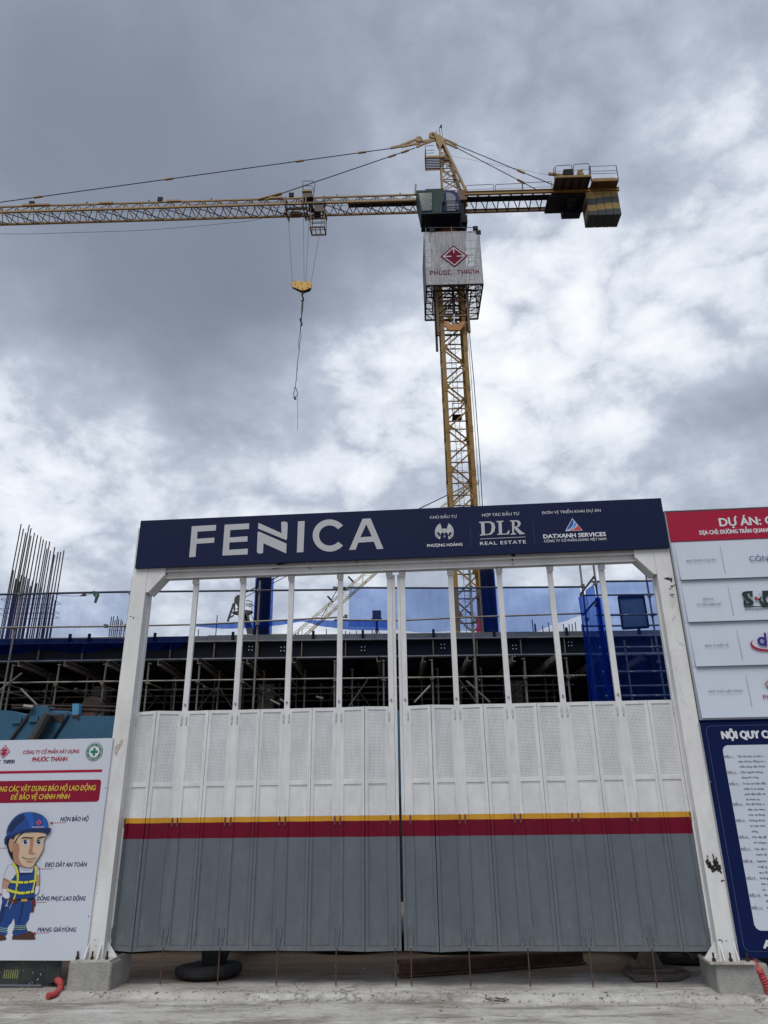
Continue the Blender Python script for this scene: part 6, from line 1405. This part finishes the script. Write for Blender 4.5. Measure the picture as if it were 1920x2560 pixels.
SB().tube([kp(*q) for q in smooth_loop([(312, 775), (305, 860), (302, 940), (300, 1010), (303, 1045)], 4, False)], .045, 5).tube([kp(*q) for q in smooth_loop([(318, 775), (316, 850), (306, 930), (296, 990), (298, 1040)], 4, False)], .03, 5).build('chain_leg', SLM)
SB().tube([kp(*q) for q in ((288, 965), (292, 1000), (308, 1020), (300, 1045))], .05, 5).build('shackle', CRD)
SB().tube([kp(*q) for q in smooth_loop([(292, 1030), (288, 1090), (298, 1150), (285, 1210), (278, 1300), (262, 1400), (258, 1450), (252, 1540), (248, 1600), (238, 1660)], 4, False)], .022, 5).tube([kp(*q) for q in smooth_loop([(292, 1040), (292, 1090), (276, 1160), (272, 1250), (276, 1310), (258, 1430), (260, 1480), (250, 1570), (238, 1660)], 4, False)], .018, 5).build('wire_leg', SLM)
SB().tube([kp(*q) for q in smooth_loop([(238, 1665), (222, 1740), (232, 1775), (260, 1745), (258, 1720), (240, 1665)], 4, False)], .028, 5).tube([kp(228, 1775), kp(242, 1795)], .08, 6).build('wire_loop', SLM)
SB().tube([kp(*q) for q in smooth_loop([(258, 1745), (260, 1850), (264, 1960), (262, 2080), (256, 2108)], 4, False)], .014, 4).build('loose_tail', GREYP)

# ================================================================== DISTANT LUFFING CRANE
LY = 110
lf = at(645, 1620, LY); lu = thing('luffing_crane', 'second yellow crane in the distance with a raised lattice jib', 'crane', (lf.x, LY, Z0))
class LB(MB):
    def build(s, name, mats, parent=None, smooth=False, **p):
        for v in s.v: v -= Vector((lf.x, LY, Z0))
        return MB.build(s, name, mats, parent or lu, smooth, **p)
def lp(x, y, o=0): p = at(x, y, LY + o); return Vector((p.x, LY + o, p.z))
JA, JB = lp(700, 1630), lp(1193, 1200)
ax = (JB - JA).normalized(); pv = Vector((-ax.z, 0, ax.x)); w = .66
ch = [pv * w + Vector((0, -w, 0)), pv * w + Vector((0, w, 0)), -pv * w + Vector((0, -w, 0)), -pv * w + Vector((0, w, 0))]
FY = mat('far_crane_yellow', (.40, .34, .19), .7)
for k, o_ in enumerate(ch): LB().bar(JA + o_, JB + o_ * .7, .09 if k < 2 else .15).build('chord', FY)
L_ = (JB - JA).length; nb = 34
mm_ = 0
for k in range(nb):
    a, b = JA + ax * L_ * k / nb, JA + ax * L_ * (k + 1) / nb; q = LB()
    for i, j in ((0, 2), (1, 3), (0, 1), (2, 3)):
        if k % 2: i, j = j, i
        q.bar(a + ch[i] * (1 - .3 * k / nb), b + ch[j] * (1 - .3 * k / nb), .06)
    q.build('jib_lacing', FY)
for px_, py_ in ((876, 1447), (824, 1496)): p = lp(px_, py_); LB().bar(p - pv * .8, p + pv * .5, .25).build('jib_roller', CRD)
ga = lp(596, 1490)
LB().tube([ga, lp(1193, 1202)], .09, 5).tube([ga + Vector((.3, 0, -.6)), lp(925, 1336)], .06, 5).build('pendant', CRD)
LB().tube([lp(845, 1470, 1), lp(900, 1520, 1) * .0 + lp(803, 1545, 1)], .06, 5).build('hoist_rope', CRD)
zl = lambda x, y, o=0: lp(560 + x * .08439, 1460 + y * .08439, o)
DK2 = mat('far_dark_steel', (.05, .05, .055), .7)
LB().prism([zl(*q) for q in smooth_loop([(410, 325), (450, 350), (480, 430), (505, 520), (500, 640), (470, 760), (430, 740), (400, 660), (340, 560), (300, 530), (320, 400)], 4)], (0, .8, 0)).build('sheave_head', DK2)
for a, b, w_ in (((290, 570), (110, 1110), .28), ((320, 560), (300, 830), .2), ((450, 700), (490, 1120), .5), ((600, 900), (750, 1500), .55), ((640, 900), (870, 1500), .55), ((740, 870), (740, 1080), .1), ((780, 860), (880, 1070), .1), ((140, 1010), (290, 930), .2)):
    LB().bar(zl(*a), zl(*b), w_).build('gantry_leg', DK2)
LB().prism([zl(*q) for q in ((230, 850), (300, 812), (620, 765), (830, 785), (830, 805), (680, 885), (440, 885))], (0, 1.2, 0)).build('machinery_platform', DK2)
for a, b in (((660, 490), (800, 505)), ((800, 505), (830, 540)), ((830, 540), (830, 790)), ((640, 590), (830, 600)), ((640, 640), (830, 660)), ((770, 560), (770, 700)), ((240, 700), (240, 840)), ((240, 720), (400, 745)), ((840, 610), (930, 700))): LB().bar(zl(*a), zl(*b), .11).build('platform_rail', DK2)
LB().box((lf.x - 1.2, LY - 1.2, .1), (lf.x + 1.2, LY + 1.2, lf.z)).build('crane_tower', FY)
LB().box((lf.x - 2.5, LY - 1.6, lf.z), (lf.x + 5, LY + 1.6, lf.z + 1.8)).build('crane_upperworks', FY)
# bunting tied on the left guard rail
t = thing('torn_banner_scrap', 'green and teal plastic scrap knotted on the upper guard rail left of the gate', 'plastic scrap', tuple(at(238, 1480, 18.85)))
o_ = at(238, 1480, 18.85)
SCG = mat('teal_scrap', (.01, .07, .08), .6); SCY = mat('green_scrap', (.12, .22, .04), .6)
MB().prism([at(*z3(*q), 18.85) - o_ for q in ((800, 680), (850, 690), (858, 715), (830, 788), (810, 782), (822, 740), (800, 712))], (0, .02, 0)).build('scrap', SCG, t)
MB().prism([at(*z3(*q), 18.83) - o_ for q in ((822, 712), (850, 712), (828, 742))], (0, .01, 0)).build('scrap_patch', SCY, t)
MB().tube([at(*z3(*q), 18.87) - o_ for q in ((400, 690), (520, 718), (640, 728), (740, 720), (810, 700))], .006, 4).build('string', CRD, t)
MB().prism([at(*z3(*q), 18.85) - o_ for q in ((682, 728), (745, 688), (742, 728))], (0, .01, 0)).build('scrap', mat('brown_scrap', (.06, .03, .03), .7), t)
